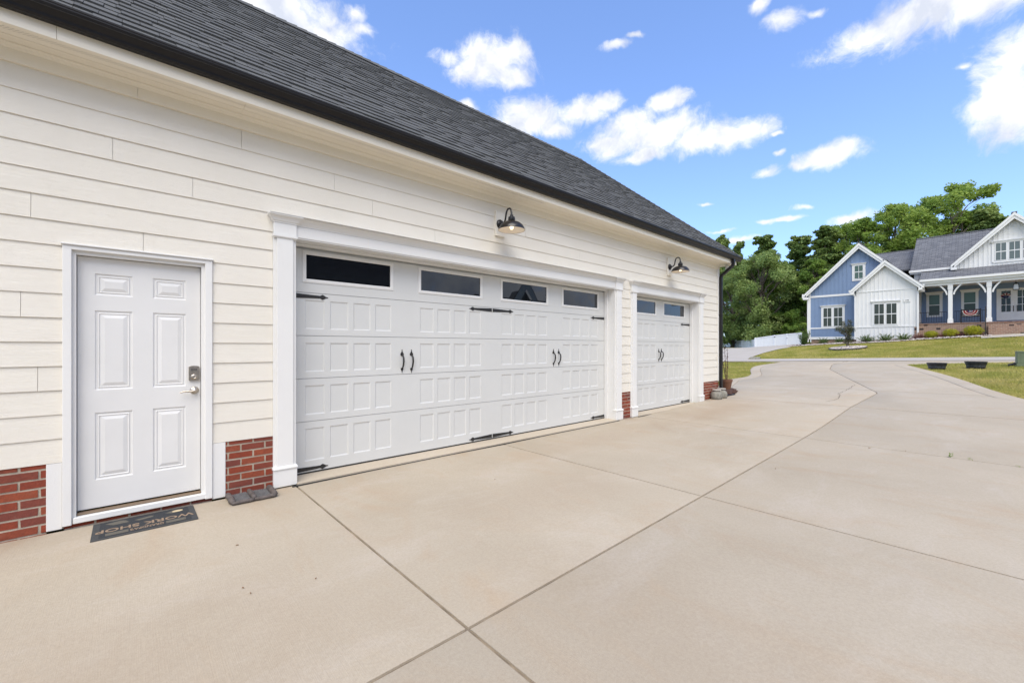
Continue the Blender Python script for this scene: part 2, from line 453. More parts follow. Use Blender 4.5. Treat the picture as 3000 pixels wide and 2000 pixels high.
def lawn_mat(name):
    m, nt, b = new_mat(name); N = NT(nt); p = N.pos()
    big = N.noise(p, .42, 5, .65, .8); med = N.noise(N.pos((1.9, .6, 1)), 1.5, 7, .72); f = N.noise(p, 60., 4, .75)
    c = N.mix(N.rng(big, .36, .64), (.27, .275, .05), (.44, .35, .12))
    c = N.mix(N.rng(med, .44, .62, 0, .75), c, (.20, .245, .045))
    c = N.mix(N.rng(med, .36, .22, 0, .8), c, (.46, .35, .17))
    c = N.mix(N.rng(f, .3, .7), N.mix(.35, c, (.10, .11, .025)), c)
    h = N.math('ADD', f, N.math('MULTIPLY', N.noise(p, 9., 4, .7), 2.))
    N.set(b, Base_Color=c, Roughness=.95, Normal=N.bump(h, 1., .05), Specular_IOR_Level=.1)
    return m
M['lawn'] = lawn_mat('patchy_lawn')

def axis_steps(bounds):
    out = []
    for a, b, s in bounds:
        n = max(1, round((b - a) / s)); out += [a + (b - a) * i / n for i in range(n)]
    out.append(bounds[-1][1]); return out
gx = axis_steps([(-400, -60, 60), (-60, 0, 12), (0, 60, 1.0), (60, 120, 6), (120, 900, 130)])
gy = axis_steps([(-900, -120, 130), (-120, -30, 10), (-30, 30, 1.0), (30, 120, 10), (120, 900, 130)])
mb = MB()
mb.v = [(x, y, zf(x, y) - .035) for x in gx for y in gy]
ny = len(gy)
mb.f = [(i*ny+j, (i+1)*ny+j, (i+1)*ny+j+1, i*ny+j+1) for i in range(len(gx)-1) for j in range(ny-1)]
mb.m = [0]*len(mb.f)
ground = struct(mk('ground', mb, M['lawn'], smooth='all'))

# ------------------------------------------------------------------ driveway: slabs between joints
def fn(pts):
    pts = sorted(pts)
    return lambda X: lerp_tab(pts, X)
def smooth_pts(ps, n=6):           # Catmull-Rom through points
    out = []
    P = [ps[0]] + list(ps) + [ps[-1]]
    for i in range(1, len(P) - 2):
        a, b, c, d = P[i-1], P[i], P[i+1], P[i+2]
        for k in range(n):
            t = k / n
            out.append(tuple(.5*((2*b[j]) + (-a[j]+c[j])*t + (2*a[j]-5*b[j]+4*c[j]-d[j])*t*t + (-a[j]+3*b[j]-3*c[j]+d[j])*t**3) for j in range(2)))
    out.append(tuple(ps[-1])); return out
eL = [tp(*q) for q in [(2128, 1113), (2147, 1109), (2180, 1104), (2194, 1099.5), (2200, 1094), (2198, 1085), (2202, 1077), (2222, 1070), (2290, 1060)]]
eR = [tp(*q) for q in [(2740, 1061), (2690, 1064), (2656, 1068), (2700, 1079), (2760, 1094), (2830, 1115), (2900, 1139), (2960, 1157), (3000, 1168)]]
eLp = smooth_pts([(p.x, p.y) for p in eL])
eRp = smooth_pts([(p.x, p.y) for p in eR[2:]][::-1] )
tipR = eRp[-1]
XA, XB, XC = 1.24, 3.97, 7.66
XD, XE, XF, XG = 11.55, 15.1, 18.9, 22.6
XEND = 27.75
# Y of the driveway's left edge and right edge as functions of X
mono = []
for x, y in eLp:
    if not mono or x > mono[-1][0] + .02: mono.append((x, y))
YL = fn([(-30, -.012), (11.58, -.012), (11.60, .02), (12.0, .9), (13.0, 1.15), (14.2, 1.1)] + [q for q in mono if q[0] > 14.6] + [(mono[-1][0] + .4, mono[-1][1] + 1.2), (XEND, mono[-1][1] + 4.5)])
monoR = []
for x, y in eRp:
    if not monoR or x > monoR[-1][0] + .02: monoR.append((x, y))
YR = fn([(-30, -11.0), (9, -11.0), (12.5, -7.4), (monoR[0][0] - 1.2, monoR[0][1] - .75)] + monoR + [(monoR[-1][0] + .35, monoR[-1][1] - .15), (monoR[-1][0] + .9, monoR[-1][1] - 1.3), (XEND, monoR[-1][1] - 5.5)])
Ljt = [tp(2572, 1150), tp(2431, 1081), tp(2438, 1067)]
YM = fn([(-30, -3.0), (1.24, -2.978), (4, -2.921), (7.7, -2.838), (11.5, -2.77), (Ljt[0].x, Ljt[0].y), (Ljt[1].x, Ljt[1].y), (Ljt[2].x, Ljt[2].y), (XEND + 1, Ljt[2].y - 1.2)])
BAND = .42
YLb = lambda X: YL(X) - (BAND if X > 11.6 else .02)
YRb = lambda X: YR(X) + BAND
rg = random.Random(11)
def slab(name, x0, x1, f0, f1, gap=.006, mat='concrete', dz=0.0, par=None, step=.5, g0=None, g1=None, thick=.08):
    """slab between X=x0..x1 and curves f0 (low Y) .. f1 (high Y), edges a little ragged, rounded arris"""
    nx = max(2, int((x1 - x0) / step) + 1)
    xs = [x0 + gap + (x1 - x0 - 2*gap) * i / nx for i in range(nx + 1)]
    g0 = gap if g0 is None else g0; g1 = gap if g1 is None else g1
    cols = [0, .02, .25, .5, .75, .98, 1]
    mb = MB(); rows = []
    for i, x in enumerate(xs):
        a, b = f0(x) + g0, f1(x) - g1
        if b - a < .02: b = a + .02
        row = []
        for k, c in enumerate(cols):
            e = .012 / max(.05, (b - a))
            cc = {1: min(.3, e), 5: 1 - min(.3, e)}.get(k, c)
            y = a + (b - a) * cc
            edge = k in (0, 6) or i in (0, nx)
            row.append((x, y, zf(x, y) + dz - (.006 if edge else 0)))
        rows.append(row)
    n = len(cols); top = [p for r in rows for p in r]
    mb.add(top, [(i*n+j, (i+1)*n+j, (i+1)*n+j+1, i*n+j+1) for i in range(nx) for j in range(n-1)])
    ring = [rows[0][j] for j in range(n)] + [rows[i][n-1] for i in range(1, nx+1)] + [rows[nx][j] for j in range(n-2, -1, -1)] + [rows[i][0] for i in range(nx-1, 0, -1)]
    mb.loft([ring, [(p[0], p[1], p[2] - thick) for p in ring]], cap=False)
    return mk(name, mb, M[mat], par, smooth=True)
# bed of the joints
mb = MB(); xs = axis_steps([(-12, 8, 2), (8, XEND, .4)])
for a, b in zip(xs, xs[1:]):
    n = 6
    A = [(a, YR(a) + (YL(a)-YR(a))*k/n) for k in range(n+1)]; B = [(b, YR(b) + (YL(b)-YR(b))*k/n) for k in range(n+1)]
    for k in range(n):
        mb.quad(*[(p[0], p[1], zf(*p) - .016) for p in (A[k], B[k], B[k+1], A[k+1])])
driveway = struct(mk('driveway', mb, M['joint']))
XS = [-9.0, XA, XB, XC, XD, XE, XF, XG, XEND]
gaps = {0: .009, 1: .009, 2: .008, 3: .008}
far0 = lambda X: YRb(X) if X > 12 else YR(X)
for i, (a, b) in enumerate(zip(XS, XS[1:])):
    if a < 9:   # near slabs: a little longer joints split the first one at the frame's edge
        slab('slab', a, b, YM, YLb, gaps.get(i, .006), par=driveway, g0=.009, g1=.0, step=1.0 if a < 7 else .4)
        slab('slab', a, b, far0, YM, gaps.get(i, .006), par=driveway, g1=.009, step=1.0 if a < 7 else .4)
    else:
        slab('slab', a, b, YM, YLb, .018, par=driveway, g0=.011, g1=.008, step=.35)
        slab('slab', a, b, far0, YM, .018, par=driveway, g0=.008, g1=.011, step=.35)
slab('edge_band', 14.6, XEND, YLb, YL, .008, par=driveway, step=.3)
slab('edge_band', 12.6, XEND, YR, YRb, .008, par=driveway, step=.3)
slab('edge_band', 11.62, 14.6, YLb, YL, .008, par=driveway, step=.15)
# garage floor lip in front of the doors (pale, with a black isolation joint)
M['lip'] = concrete_mat('smooth_garage_lip', (.50, .43, .33), (.55, .48, .38), amt=.4)
# cracks in the slabs
def crack(pix, w):
    pts = []
    for (a, b) in zip(pix, pix[1:]):
        for k in range(5):
            t = k / 5; pts.append((a[0]+(b[0]-a[0])*t + rg.uniform(-2, 2), a[1]+(b[1]-a[1])*t + rg.uniform(-.4, .4)))
    pts.append(pix[-1]); P = [tp(*q) for q in pts]
    mb = MB()
    for i in range(len(P)-1):
        d = (P[i+1]-P[i]); d.z = 0; s = Vector((-d.y, d.x, 0)); s = s.normalized() * w * rg.uniform(.5, 1.2) if s.length > 0 else Vector((w,0,0))
        up = Vector((0,0,.004))
        mb.quad(P[i]-s+up, P[i+1]-s+up, P[i+1]+s+up, P[i]+s+up)
    return mk('crack', mb, M['crack'], driveway)
crack([(2420, 1176), (2448, 1171), (2458, 1165), (2462, 1157), (2455, 1153), (2470, 1147), (2490, 1137), (2505, 1127)], .006)
crack([(2440, 1067), (2465, 1062), (2485, 1058)], .014)

# ------------------------------------------------------------------ street, neighbour's driveway
mb = MB(); ys = axis_steps([(-120, -30, 10), (-30, 30, 1.0), (30, 120, 10)])
xs = [27.7 + 2.4 * k / 4 for k in range(5)]
mb.v = [(x, y, zf(x, y) + .008 + (.004 if y < 0 else .006)) for x in xs for y in ys]
n = len(ys); mb.f = [(i*n+j, (i+1)*n+j, (i+1)*n+j+1, i*n+j+1) for i in range(4) for j in range(n-1)]; mb.m = [0]*len(mb.f)
struct(mk('street', mb, M['concrete2']))
# neighbour's driveway: from the street back to the fence
nd_r = [tp(*q) for q in [(2183, 1056.5), (2192, 1050), (2210, 1043), (2240, 1033), (2280, 1023), (2310, 1018)]]
ndR = fn(sorted([(p.x, p.y) for p in nd_r]) + [(60, nd_r[-1].y)])
mb = MB(); xs = axis_steps([(30.05, 53.0, .8)])
for a, b in zip(xs, xs[1:]):
    for k in range(8):
        q = [(a, ndR(a) + k*2.4), (b, ndR(b) + k*2.4), (b, ndR(b) + (k+1)*2.4), (a, ndR(a) + (k+1)*2.4)]
        mb.quad(*[(x, y, zf(x, y) + .012) for x, y in q])
struct(mk('side_driveway', mb, M['concrete2']))

# ------------------------------------------------------------------ the garage
G = thing('garage', 'white lap sided garage with black gutter, dark shingle roof and red brick base', 'garage', (5, 2.5, -.03))
ZT, RH, NR = .482, .1818, 16
DX0, DX1, DZ1 = -.376, .556, 2.14           # man door casing
P1, P2, P3, P4 = (1.045, 1.25), (6.80, 7.02), (7.34, 7.545), (10.33, 10.55)
XEDGE = 11.53
HZ0, HZ1, CZ1 = 2.458, 2.585, 2.652         # header board, crown top
XW0 = -6.0
# structural wall behind the boards
mb = MB()
for x0, x1, z0, z1 in [(XW0, -.34, -.03, 3.52), (-.34, .51, 2.10, 3.52), (.51, 1.24, -.03, 3.52), (1.24, 6.81, 2.45, 3.52), (6.81, 7.535, -.03, 3.52), (7.535, 10.34, 2.45, 3.52), (10.34, XEDGE - .02, -.03, 3.52)]:
    mb.box(x0, x1, .014, .22, z0, z1)
mb.box(XEDGE - .2, XEDGE - .02, .221, 5.4, -.03, 3.52)
mb.box(XW0, XEDGE - .21, 5.2, 5.4, -.03, 3.52)
mb.box(XW0, XW0 + .2, .221, 5.19, -.03, 3.52)
mk('wall', mb, M['trim'], G)
# lap siding boards, one object each
joints = {15: [708], 14: [980, 1540], 13: [1092, 1698, 330], 12: [565, 1275, 1780], 11: [1480], 10: [880, 90], 9: [420], 6: [60], 3: [110]}
open_at = [(DX0, DX1, DZ1 - .05), (P1[0], P2[1], HZ1), (P3[0], P4[1], HZ1)]
rb = random.Random(5)
for k in range(NR):
    z0, z1 = ZT + RH*k, ZT + RH*(k+1)
    segs = [(XW0, XEDGE - .09)]
    for a, b, zt in open_at:
        if (z0 + z1)/2 < zt:
            ns = []
            for s0, s1 in segs:
                if b <= s0 or a >= s1: ns.append((s0, s1)); continue
                if a > s0: ns.append((s0, a))
                if b < s1: ns.append((b, s1))
            segs = ns
    cuts = [gX(px, -.02) for px in joints.get(k, [])]
    for s0, s1 in segs:
        cs = sorted(c for c in cuts if s0 + .05 < c < s1 - .05)
        ed = [s0] + cs + [s1]
        for a, b in zip(ed, ed[1:]):
            g = .0012
            yb = -.0195 + rb.uniform(-.0012, .0012); yt = -.009
            top = z1 + (.012 if k < NR - 1 else 0)
            A = [(a+g, yb, z0), (a+g, yb + .011, z0), (a+g, yt + .01, top), (a+g, yt, top)]
            B = [(b-g, y, z) for _, y, z in A]
            mk('siding_board', MB().hull(A, B), M['siding'], G)
# brick base: mortar bed + single bricks
BC = .0675
def bricks(x0, x1, ztop, zbot, jx, yface=-.012):
    mort = mk('brick_base', MB().box(x0, x1, yface + .0045, yface + .024, zbot - .02, ztop), M['mortar'], G)
    z = ztop; r = 0
    zr = ztop - .032
    rows = [(ztop - .032, ztop)]
    while rows[-1][0] > zbot + .004:
        t = rows[-1][0] - .0145; rows.append((max(zbot - .015, t - (BC - .0145)), t))
    for r, (a, b) in enumerate(rows):
        L = .2; off = jx if r % 2 else jx + L/2
        n0 = math.floor((x0 - off)/L) - 1; x = off + n0*L
        while x < x1:
            s, e = max(x0, x + .007), min(x1, x + L - .007)
            if e - s > .012:
                d = rb.uniform(-.002, .0025)
                w = lambda: rb.uniform(-.0022, .0022)
                A = [(s + (w() if s > x0 else 0), yface + d, a + w()), (e + (w() if e < x1 else 0), yface + d, a + w()), (e + (w() if e < x1 else 0), yface + d, b + w()*.5), (s + (w() if s > x0 else 0), yface + d, b + w()*.5)]
                B = [(p[0], yface + .012, p[2]) for p in A]
                mk('brick', MB().hull(A, B), M['brick'], mort)
            x += L
bricks(-3.0, -.46, ZT, -.05, gX(116))
bricks(.657, P1[0] + .01, ZT, -.035, gX(705))
bricks(P2[1], P3[0], ZT, -.03, 7.16)
bricks(P4[1], XEDGE - .012, ZT, -.02, 10.62)
bricks(-.37, .555, .0, -.04, -.3, yface=.0)
# skirt boards beside the man door
for a, b in ((-.46, DX0 - .001), (DX1 + .001, .657)):
    mk('skirt_board', MB().box(a, b, -.019, .012, -.022, ZT - .003), M['trim'], G, bevel=.003)
# man door
D = thing('x', '', ''); bpy.data.objects.remove(D); WLOC.pop('x', None)
SY = .05
sx0, sx1, sz0, sz1 = -.301, .474, .075, 2.062
def grid_face(mb, xs, zs, cells, y, fl):
    """flat face in plane y, with cells {(i,j): fn} left to the profile maker fl"""
    for i in range(len(xs)-1):
        for j in range(len(zs)-1):
            if (i, j) in cells: fl(mb, xs[i], xs[i+1], zs[j], zs[j+1], y)
            else: mb.quad((xs[i], y, zs[j]), (xs[i+1], y, zs[j]), (xs[i+1], y, zs[j+1]), (xs[i], y, zs[j+1]))
def rect_rings(mb, x0, x1, z0, z1, y, prof):
    L = [[(x0+i, y+d, z0+i), (x1-i, y+d, z0+i), (x1-i, y+d, z1-i), (x0+i, y+d, z1-i)] for i, d in prof]
    mb.loft(L, cap=False); b = L[-1]; mb.add(b, [(0,1,2,3)])
mb = MB()
pxl = [gX(278, SY), gX(389, SY), gX(448, SY), gX(545, SY)]
def Zd(x, y): return onY(x, y, SY).z
zr = [Zd(280, 1406), Zd(280, 1209), Zd(280, 1143), Zd(280, 909), Zd(280, 864), Zd(280, 801)]
grid_face(mb, [sx0] + pxl + [sx1], [sz0] + zr + [sz1], {(i, j) for i in (1, 3) for j in (1, 3, 5)}, SY,
          lambda m, a, b, c, d, y: rect_rings(m, a, b, c, d, y, [(0, 0), (.006, .007), (.016, .009), (.024, .003), (.03, .009), (.055, .001), (.058, 0)]))
ring = [(sx0, SY, sz0), (sx1, SY, sz0), (sx1, SY, sz1), (sx0, SY, sz1)]
mb.loft([ring, [(p[0], SY + .045, p[2]) for p in ring]], cap=False)
door = mk('door', mb, M['mandoor'], G, fix=False)
mb = MB()   # casing + jamb
cx0, cx1, ix0, ix1, iz1 = DX0, DX1, -.327, .503, 2.093
for a, b in ((cx0, ix0), (ix1, cx1)): mb.box(a, b, -.034, .013, -.005, 2.126)
mb.box(cx0, cx1, -.0345, .013, 2.0945, 2.1275)
mb.box(cx0 - .008, cx1 + .008, -.048, .0125, 2.128, 2.142)
mk('door_casing', mb, M['trim'], G, bevel=.003)
mb = MB()
for a, b in ((ix0 - .003, sx0 - .004), (sx1 + .004, ix1 + .003)): mb.box(a, b, -.006, .13, -.004, iz1)
mb.box(sx0 - .0035, sx1 + .0035, -.0055, .13, sz1 + .005, iz1 + .002)
mk('door_jamb', mb, M['trim'], G)
mk('door_gap', MB().box(sx0 - .006, sx1 + .006, SY + .046, SY + .05, .06, sz1 + .008), M['seal'], G)
mb = MB(); mb.box(sx0 - .02, sx1 + .035, -.03, .05, .0, .045)
mk('door_sill', mb, M['trim'], G, bevel=.004)
mk('threshold', MB().box(sx0 - .003, sx1 + .003, .012, .06, .0455, .062), M['brass_sill'], G, bevel=.003)
# keypad deadbolt + lever
kx0, kx1 = gX(553, .03), gX(584, .03)
kz0, kz1 = onY(568, 1115, .03).z, onY(568, 1071, .03).z
cxk = (kx0 + kx1)/2
pts = []
for k in range(9):
    t = k/8; pts.append((kx0 + (kx1-kx0)*t, SY - .001, kz1 - .006 + .006*sin(pi*t) + (.0 if 0 < k < 8 else -.002)))
for k in range(9):
    t = k/8; pts.append((kx1 - (kx1-kx0)*t, SY - .001, kz0 + .006 - .006*sin(pi*t)))
lock = mk('keypad_lock', MB().poly_prism(pts, (0, -.022, 0)), M['nickel'], door, bevel=.002)
mb = MB()
for r in range(2):
    for c in range(5):
        x = cxk - .018 + c*.009; z = kz1 - .030 - r*.011
        mb.box(x - .0032, x + .0032, SY - .027, SY - .0225, z - .0035, z + .0035)
mk('keypad_buttons', mb, M['nickel_dark'], door)
def ylathe(mb, prof, c, n=20):
    loops = [[(c[0]+r*cos(2*pi*i/n), c[1]-d, c[2]+r*sin(2*pi*i/n)) for i in range(n)] for r, d in prof]
    mb.loft(loops, cap=False); mb.add(loops[-1], [tuple(range(n))])
mb = MB(); ylathe(mb, [(.024, .022), (.024, .026), (.0195, .029), (.018, .027), (.0175, .034), (.012, .036), (.008, .034)], (cxk, SY, kz0 + .034))
mk('lock_cylinder', mb, M['nickel'], door, smooth=True)
lv = onY(570, 1143, .03)
mb = MB(); ylathe(mb, [(.033, 0), (.033, .006), (.028, .012), (.015, .015), (.011, .018), (.011, .045), (.013, .055), (.009, .058)], (lv.x, SY, lv.z))
mb.tube([(lv.x + .004, SY - .05, lv.z), (lv.x - .025, SY - .052, lv.z - .006), (lv.x - .055, SY - .05, lv.z - .004), (lv.x - .085, SY - .047, lv.z - .006), (lv.x - .105, SY - .046, lv.z - .014)], [.011, .0095, .008, .007, .005], 10)
mk('lever_handle', mb, M['nickel'], door, smooth=True)

# garage doors -----------------------------------------------------------------
GY = .20
SEC = [2.405, 1.938, 1.475, 1.013, .55, .006]
WP = 1.381 * (GY + CD) / (.16 + CD); WWD = .968 * (GY + CD) / (.16 + CD)
def garage_door(name, x0, x1, wins, wid, gw):
    gd = mk(name, MB().box(x0 - .05, x1 + .05, GY + .022, GY + .05, .02, 2.44), M['gdoor'], G)
    for k in range(5):
        zt, zb = SEC[k] - .0025, SEC[k+1] + .0025
        mb = MB()
        if k == 0:
            xs = [x0]
            for w in wins: xs += [w, w + wid]
            xs.append(x1); zs = [zb, onY(895.7, 817.6, GY).z, onY(895.7, 743.9, GY).z, zt]
            def hole(m, a, b, c, d, y):
                m.loft([[(a,y,c),(b,y,c),(b,y,d),(a,y,d)], [(a,y+.02,c),(b,y+.02,c),(b,y+.02,d),(a,y+.02,d)]], cap=False)
            grid_face(mb, xs, zs, {(1 + 2*i, 1) for i in range(len(wins))}, GY, hole)
            wz0, wz1 = zs[1], zs[2]
        else:
            h = zt - zb
            b0 = .155 if k == 4 else .145*h
            zs = [zb, zb + (.115 if k == 4 else .15*h), zt - .16*(.46), zt]
            xs = [x0]; cells = set()
            for w in wins:
                pw = (wid + .02 - 3*.056)/4
                for q in range(4):
                    a = w - .01 + q*(pw + .056)
                    xs += [a, a + pw]; cells.add((len(xs) - 2, 1))
            xs.append(x1)
            grid_face(mb, xs, zs, cells, GY, lambda m, a, b, c, d, y: rect_rings(m, a, b, c, d, y, [(0, 0), (.004, .0015), (.013, .008), (.015, .008)]))
        r = [(x0, GY, zb), (x1, GY, zb), (x1, GY, zt), (x0, GY, zt)]
        mb.loft([r, [(p[0], GY + .02, p[2]) for p in r]], cap=False)
        mk('door_section', mb, M['gdoor'], gd, fix=False)
    for w in wins:
        mb = MB()
        o, i = .034, .004
        A = [(w-o, wz0-o), (w+wid+o, wz0-o), (w+wid+o, wz1+o), (w-o, wz1+o)]; B = [(w+i, wz0+i), (w+wid-i, wz0+i), (w+wid-i, wz1-i), (w+i, wz1-i)]
        Cc = [(w+i-.012, wz0+i-.012), (w+wid-i+.012, wz0+i-.012), (w+wid-i+.012, wz1-i+.012), (w+i-.012, wz1-i+.012)]
        L = [[(x, y, z) for x, z in R] for R, y in ((A, GY - .001), (A, GY - .007), (Cc, GY - .011), (B, GY - .006), (B, GY + .006))]
        mb.loft(L, cap=False)
        mk('window_frame', mb, M['trim'], gd)
        mk('window_pane', MB().box(w + i - .002, w + wid - i + .002, GY + .006, GY + .011, wz0 + i - .002, wz1 - i + .002), M['glass'], gd)
    mk('bottom_seal', MB().box(x0, x1, GY + .002, GY + .02, -.012, .006), M['seal'], gd)
    return gd
X1a = gX(895.7, GY)
wins1 = [X1a + i*WP for i in range(4)]
gd1 = garage_door('garage_door', 1.20, 6.875, wins1, WWD, 0)
w2r = gX(1945, GY); wd2 = gX(2004, GY) - w2r
wins2 = [gX(1920, GY) - wd2, w2r]
gd2 = garage_door('garage_door', 7.53, 10.37, wins2, wd2, 0)
# black strap hinges and pulls
def hinge(gd, xa, xt, z):
    L = xt - xa; s = 1 if L > 0 else -1; L = abs(L); P = []
    prof = [(0, .026), (L*.76, .014), (L*.78, .013), (L*.80, .02), (L*.845, .028), (L*.89, .02), (L*.93, .008), (L, .003)]
    P = [(xa + s*a, GY - .0005, z + b) for a, b in prof] + [(xa + s*a, GY - .0005, z - b) for a, b in reversed(prof)]
    mk('strap_hinge', MB().poly_prism(P, (0, -.006, 0)), M['iron'], gd, bevel=.0012)
hz = onY(1442, 908.5, GY).z; hzb = onY(1440, 1276, GY).z
def gx_(x): return gX(x, GY)
mid = gx_(1441.8)
hl = gx_(960) - 1.253 
for z in (hz, hzb):
    hinge(gd1, 1.262, gx_(961), z)
    hinge(gd1, mid - .008, gx_(1374), z); hinge(gd1, mid + .008, gx_(1503), z)
    hinge(gd1, 6.87, gx_(1730), z)
    hinge(gd2, 10.365, gx_(1993), z); hinge(gd2, 7.535, gx_(1863.5), z)
def pull(gd, x, zt, zb):
    h = zt - zb
    def leaf(cz, d, sc):
        pr = [(0, .003), (.022, .003), (.04, .012), (.054, .022), (.066, .022), (.078, .012), (.082, .004)]
        P = [(x + b*sc, GY - .0005, cz - d*a*sc) for a, b in pr] + [(x - b*sc, GY - .0005, cz - d*a*sc) for a, b in reversed(pr)]
        return MB().poly_prism(P, (0, -.007, 0))
    mb = leaf(zt, 1, 1.0); m2 = leaf(zb, -1, .78); mb.add(m2.v, m2.f)
    z1, z2 = zt - .065, zb + .05
    mb.tube([(x, GY - .004, z1), (x, GY - .03, z1 - .014), (x, GY - .048, z1 - .04), (x, GY - .05, z1 - .085), (x, GY - .04, z1 - .13), (x, GY - .02, z2 + .012), (x, GY - .004, z2)], [.008, .0095, .011, .0115, .0105, .009, .008], 8)
    mk('pull_handle', mb, M['iron'], gd, smooth=True)
for px in (1177.5, 1205):
    pull(gd1, gx_(px), onY(px, 1023.5, GY).z, onY(px, 1091.5, GY).z)
for px in (1621, 1636.5): pull(gd1, gx_(px), onY(1191, 1023.5, GY).z, onY(1191, 1091.5, GY).z)
for px in (1929.5, 1937.5): pull(gd2, gx_(px), onY(1191, 1023.5, GY).z, onY(1191, 1091.5, GY).z)
# jambs and heads of the openings
def opening(x0, x1):
    mb = MB(); mb.box(x0 - .02, x0, .0135, GY + .02, -.02, 2.4575); mb.box(x1, x1 + .02, .0135, GY + .02, -.02, 2.4575)
    mb.box(x0 + .0005, x1 - .0005, -.028, GY + .0195, 2.446, 2.458)
    mk('opening_jamb', mb, M['trim'], G)
    mb = MB(); mb.box(x0 + .0005, x0 + .03, GY - .075, GY - .004, -.012, 2.42); mb.box(x1 - .03, x1 - .0005, GY - .075, GY - .004, -.012, 2.42)
    mb.box(x0 + .0007, x1 - .0007, GY - .0745, GY - .0045, 2.4205, 2.4455)
    mk('door_stop', mb, M['trim'], G, bevel=.003)
    mk('floor_lip', MB().box(x0 + .002, x1 - .002, -.085, GY + .05, -.08, -.0105), M['lip'], G)
    mk('isolation_joint', MB().box(x0 - .05, x1 + .05, -.104, -.0852, -.08, -.0255), M['seal'], G)
opening(P1[1], P2[0]); opening(P3[1], P4[0])
def pilaster(x0, x1):
    p = mk('pilaster', MB().box(x0, x1, -.034, .012, -.024, 2.4565), M['trim'], G, bevel=.002)
    mk('shaft', MB().box(x0 + .028, x1 - .028, -.053, -.0345, .15, 2.425), M['trim'], p, bevel=.003)
    mb = MB(); mb.box(x0 - .004, x1 + .004, -.062, -.0346, -.023, .15)
    mk('plinth', mb, M['trim'], p, bevel=.003)
    def fr(z0, z1, e0, e1, y0, y1):
        return [(x0-e0, .011, z0), (x1+e0, .011, z0), (x1+e0, y0, z0), (x0-e0, y0, z0)], [(x0-e1, .011, z1), (x1+e1, .011, z1), (x1+e1, y1, z1), (x0-e1, y1, z1)]
    mb = MB(); mb.hull(*fr(.150, .162, .008, .008, -.072, -.072)); mb.hull(*fr(.162, .178, .007, .0, -.07, -.0545))
    mk('base_moulding', mb, M['trim'], p)
    mb = MB(); mb.hull(*fr(2.425, 2.437, -.002, .007, -.058, -.066)); mb.hull(*fr(2.437, 2.4555, .008, .008, -.068, -.068))
    mk('necking', mb, M['trim'], p)
    mk('block', MB().box(x0, x1, -.0585, .012, 2.4566, 2.571), M['trim'], p, bevel=.002)
    mb = MB()
    prof = [(2.572, .004, -.0625), (2.586, .006, -.065), (2.59, .014, -.073), (2.602, .018, -.078), (2.618, .028, -.088), (2.632, .045, -.106), (2.638, .05, -.112), (2.650, .05, -.112)]
    mb.loft([[(x0-e, .011, z), (x1+e, .011, z), (x1+e, y, z), (x0-e, y, z)] for z, e, y in prof])
    mk('capital', mb, M['trim'], p)
for p in (P1, P2, P3, P4): pilaster(*p)
def header(x0, x1):
    x0 += .0006; x1 -= .0006
    mk('header_board', MB().box(x0, x1, -.036, .012, HZ0 + .0005, 2.571), M['trim'], G, bevel=.002)
    prof = [(2.5715, -.04), (2.586, -.043), (2.59, -.05), (2.602, -.055), (2.618, -.066), (2.632, -.084), (2.638, -.09), (2.6495, -.09)]
    A = [(x0, y, z) for z, y in prof] + [(x0, .0115, 2.6495), (x0, .0115, 2.5715)]
    mk('header_crown', MB().hull(A, [(x1, y, z) for _, y, z in A]), M['trim'], G)
    mk('drip_cap', MB().box(x0 - .25, x1 + .25, -.118, .009, 2.6505, 2.6535), M['trim'], G)
header(P1[1], P2[0]); header(P3[1], P4[0])
mk('header_joint', MB().box(gX(1079, -.037), gX(1079, -.037) + .002, -.0367, -.03, HZ0 + .001, 2.57), M['soffit'], G)
# corner board
mk('corner_board', MB().box(XEDGE - .09, XEDGE, -.03, .06, -.0 + ZT - .01, 3.40), M['trim'], G, bevel=.003)
# frieze, soffit, fascia, gutter --------------------------------------------------
SZ = 3.514; FY = -.30; XE0, XE1 = XW0 - .3, XEDGE + .34
ZF0 = ZT + RH*NR
ed = [XW0, gX(403), gX(1607), XEDGE + .0]
for a, b in zip(ed, ed[1:]):
    mk('frieze_board', MB().box(a + .001, b - .001, -.036, .012, ZF0, SZ - .022), M['soffit'], G)
prof = [(SZ - .035, -.0365), (SZ - .03, -.044), (SZ - .018, -.052), (SZ - .008, -.066), (SZ - .0006, -.068), (SZ - .0006, -.0365)]
A = [(XW0, y, z) for z, y in prof]; mk('bed_moulding', MB().hull(A, [(XEDGE, y, z) for _, y, z in A]), M['soffit'], G)
ed = [XE0, gX(715, -.2), gX(1060, -.2), gX(1810, -.15), XE1 - .03]
for a, b in zip(ed, ed[1:]):
    mk('soffit_panel', MB().box(a + .001, b - .001, FY + .001, -.0368 if b < XEDGE else .0, SZ, SZ + .012), M['soffit'], G)
mk('soffit_groove', MB().box(XE0, XEDGE, -.165, -.150, SZ - .004, SZ - .0003), M['soffit'], G)
mb = MB(); mb.box(XEDGE + .0, XE1 - .031, .001, 5.6, SZ + .0005, SZ + .0125); mk('soffit_return', mb, M['soffit'], G)
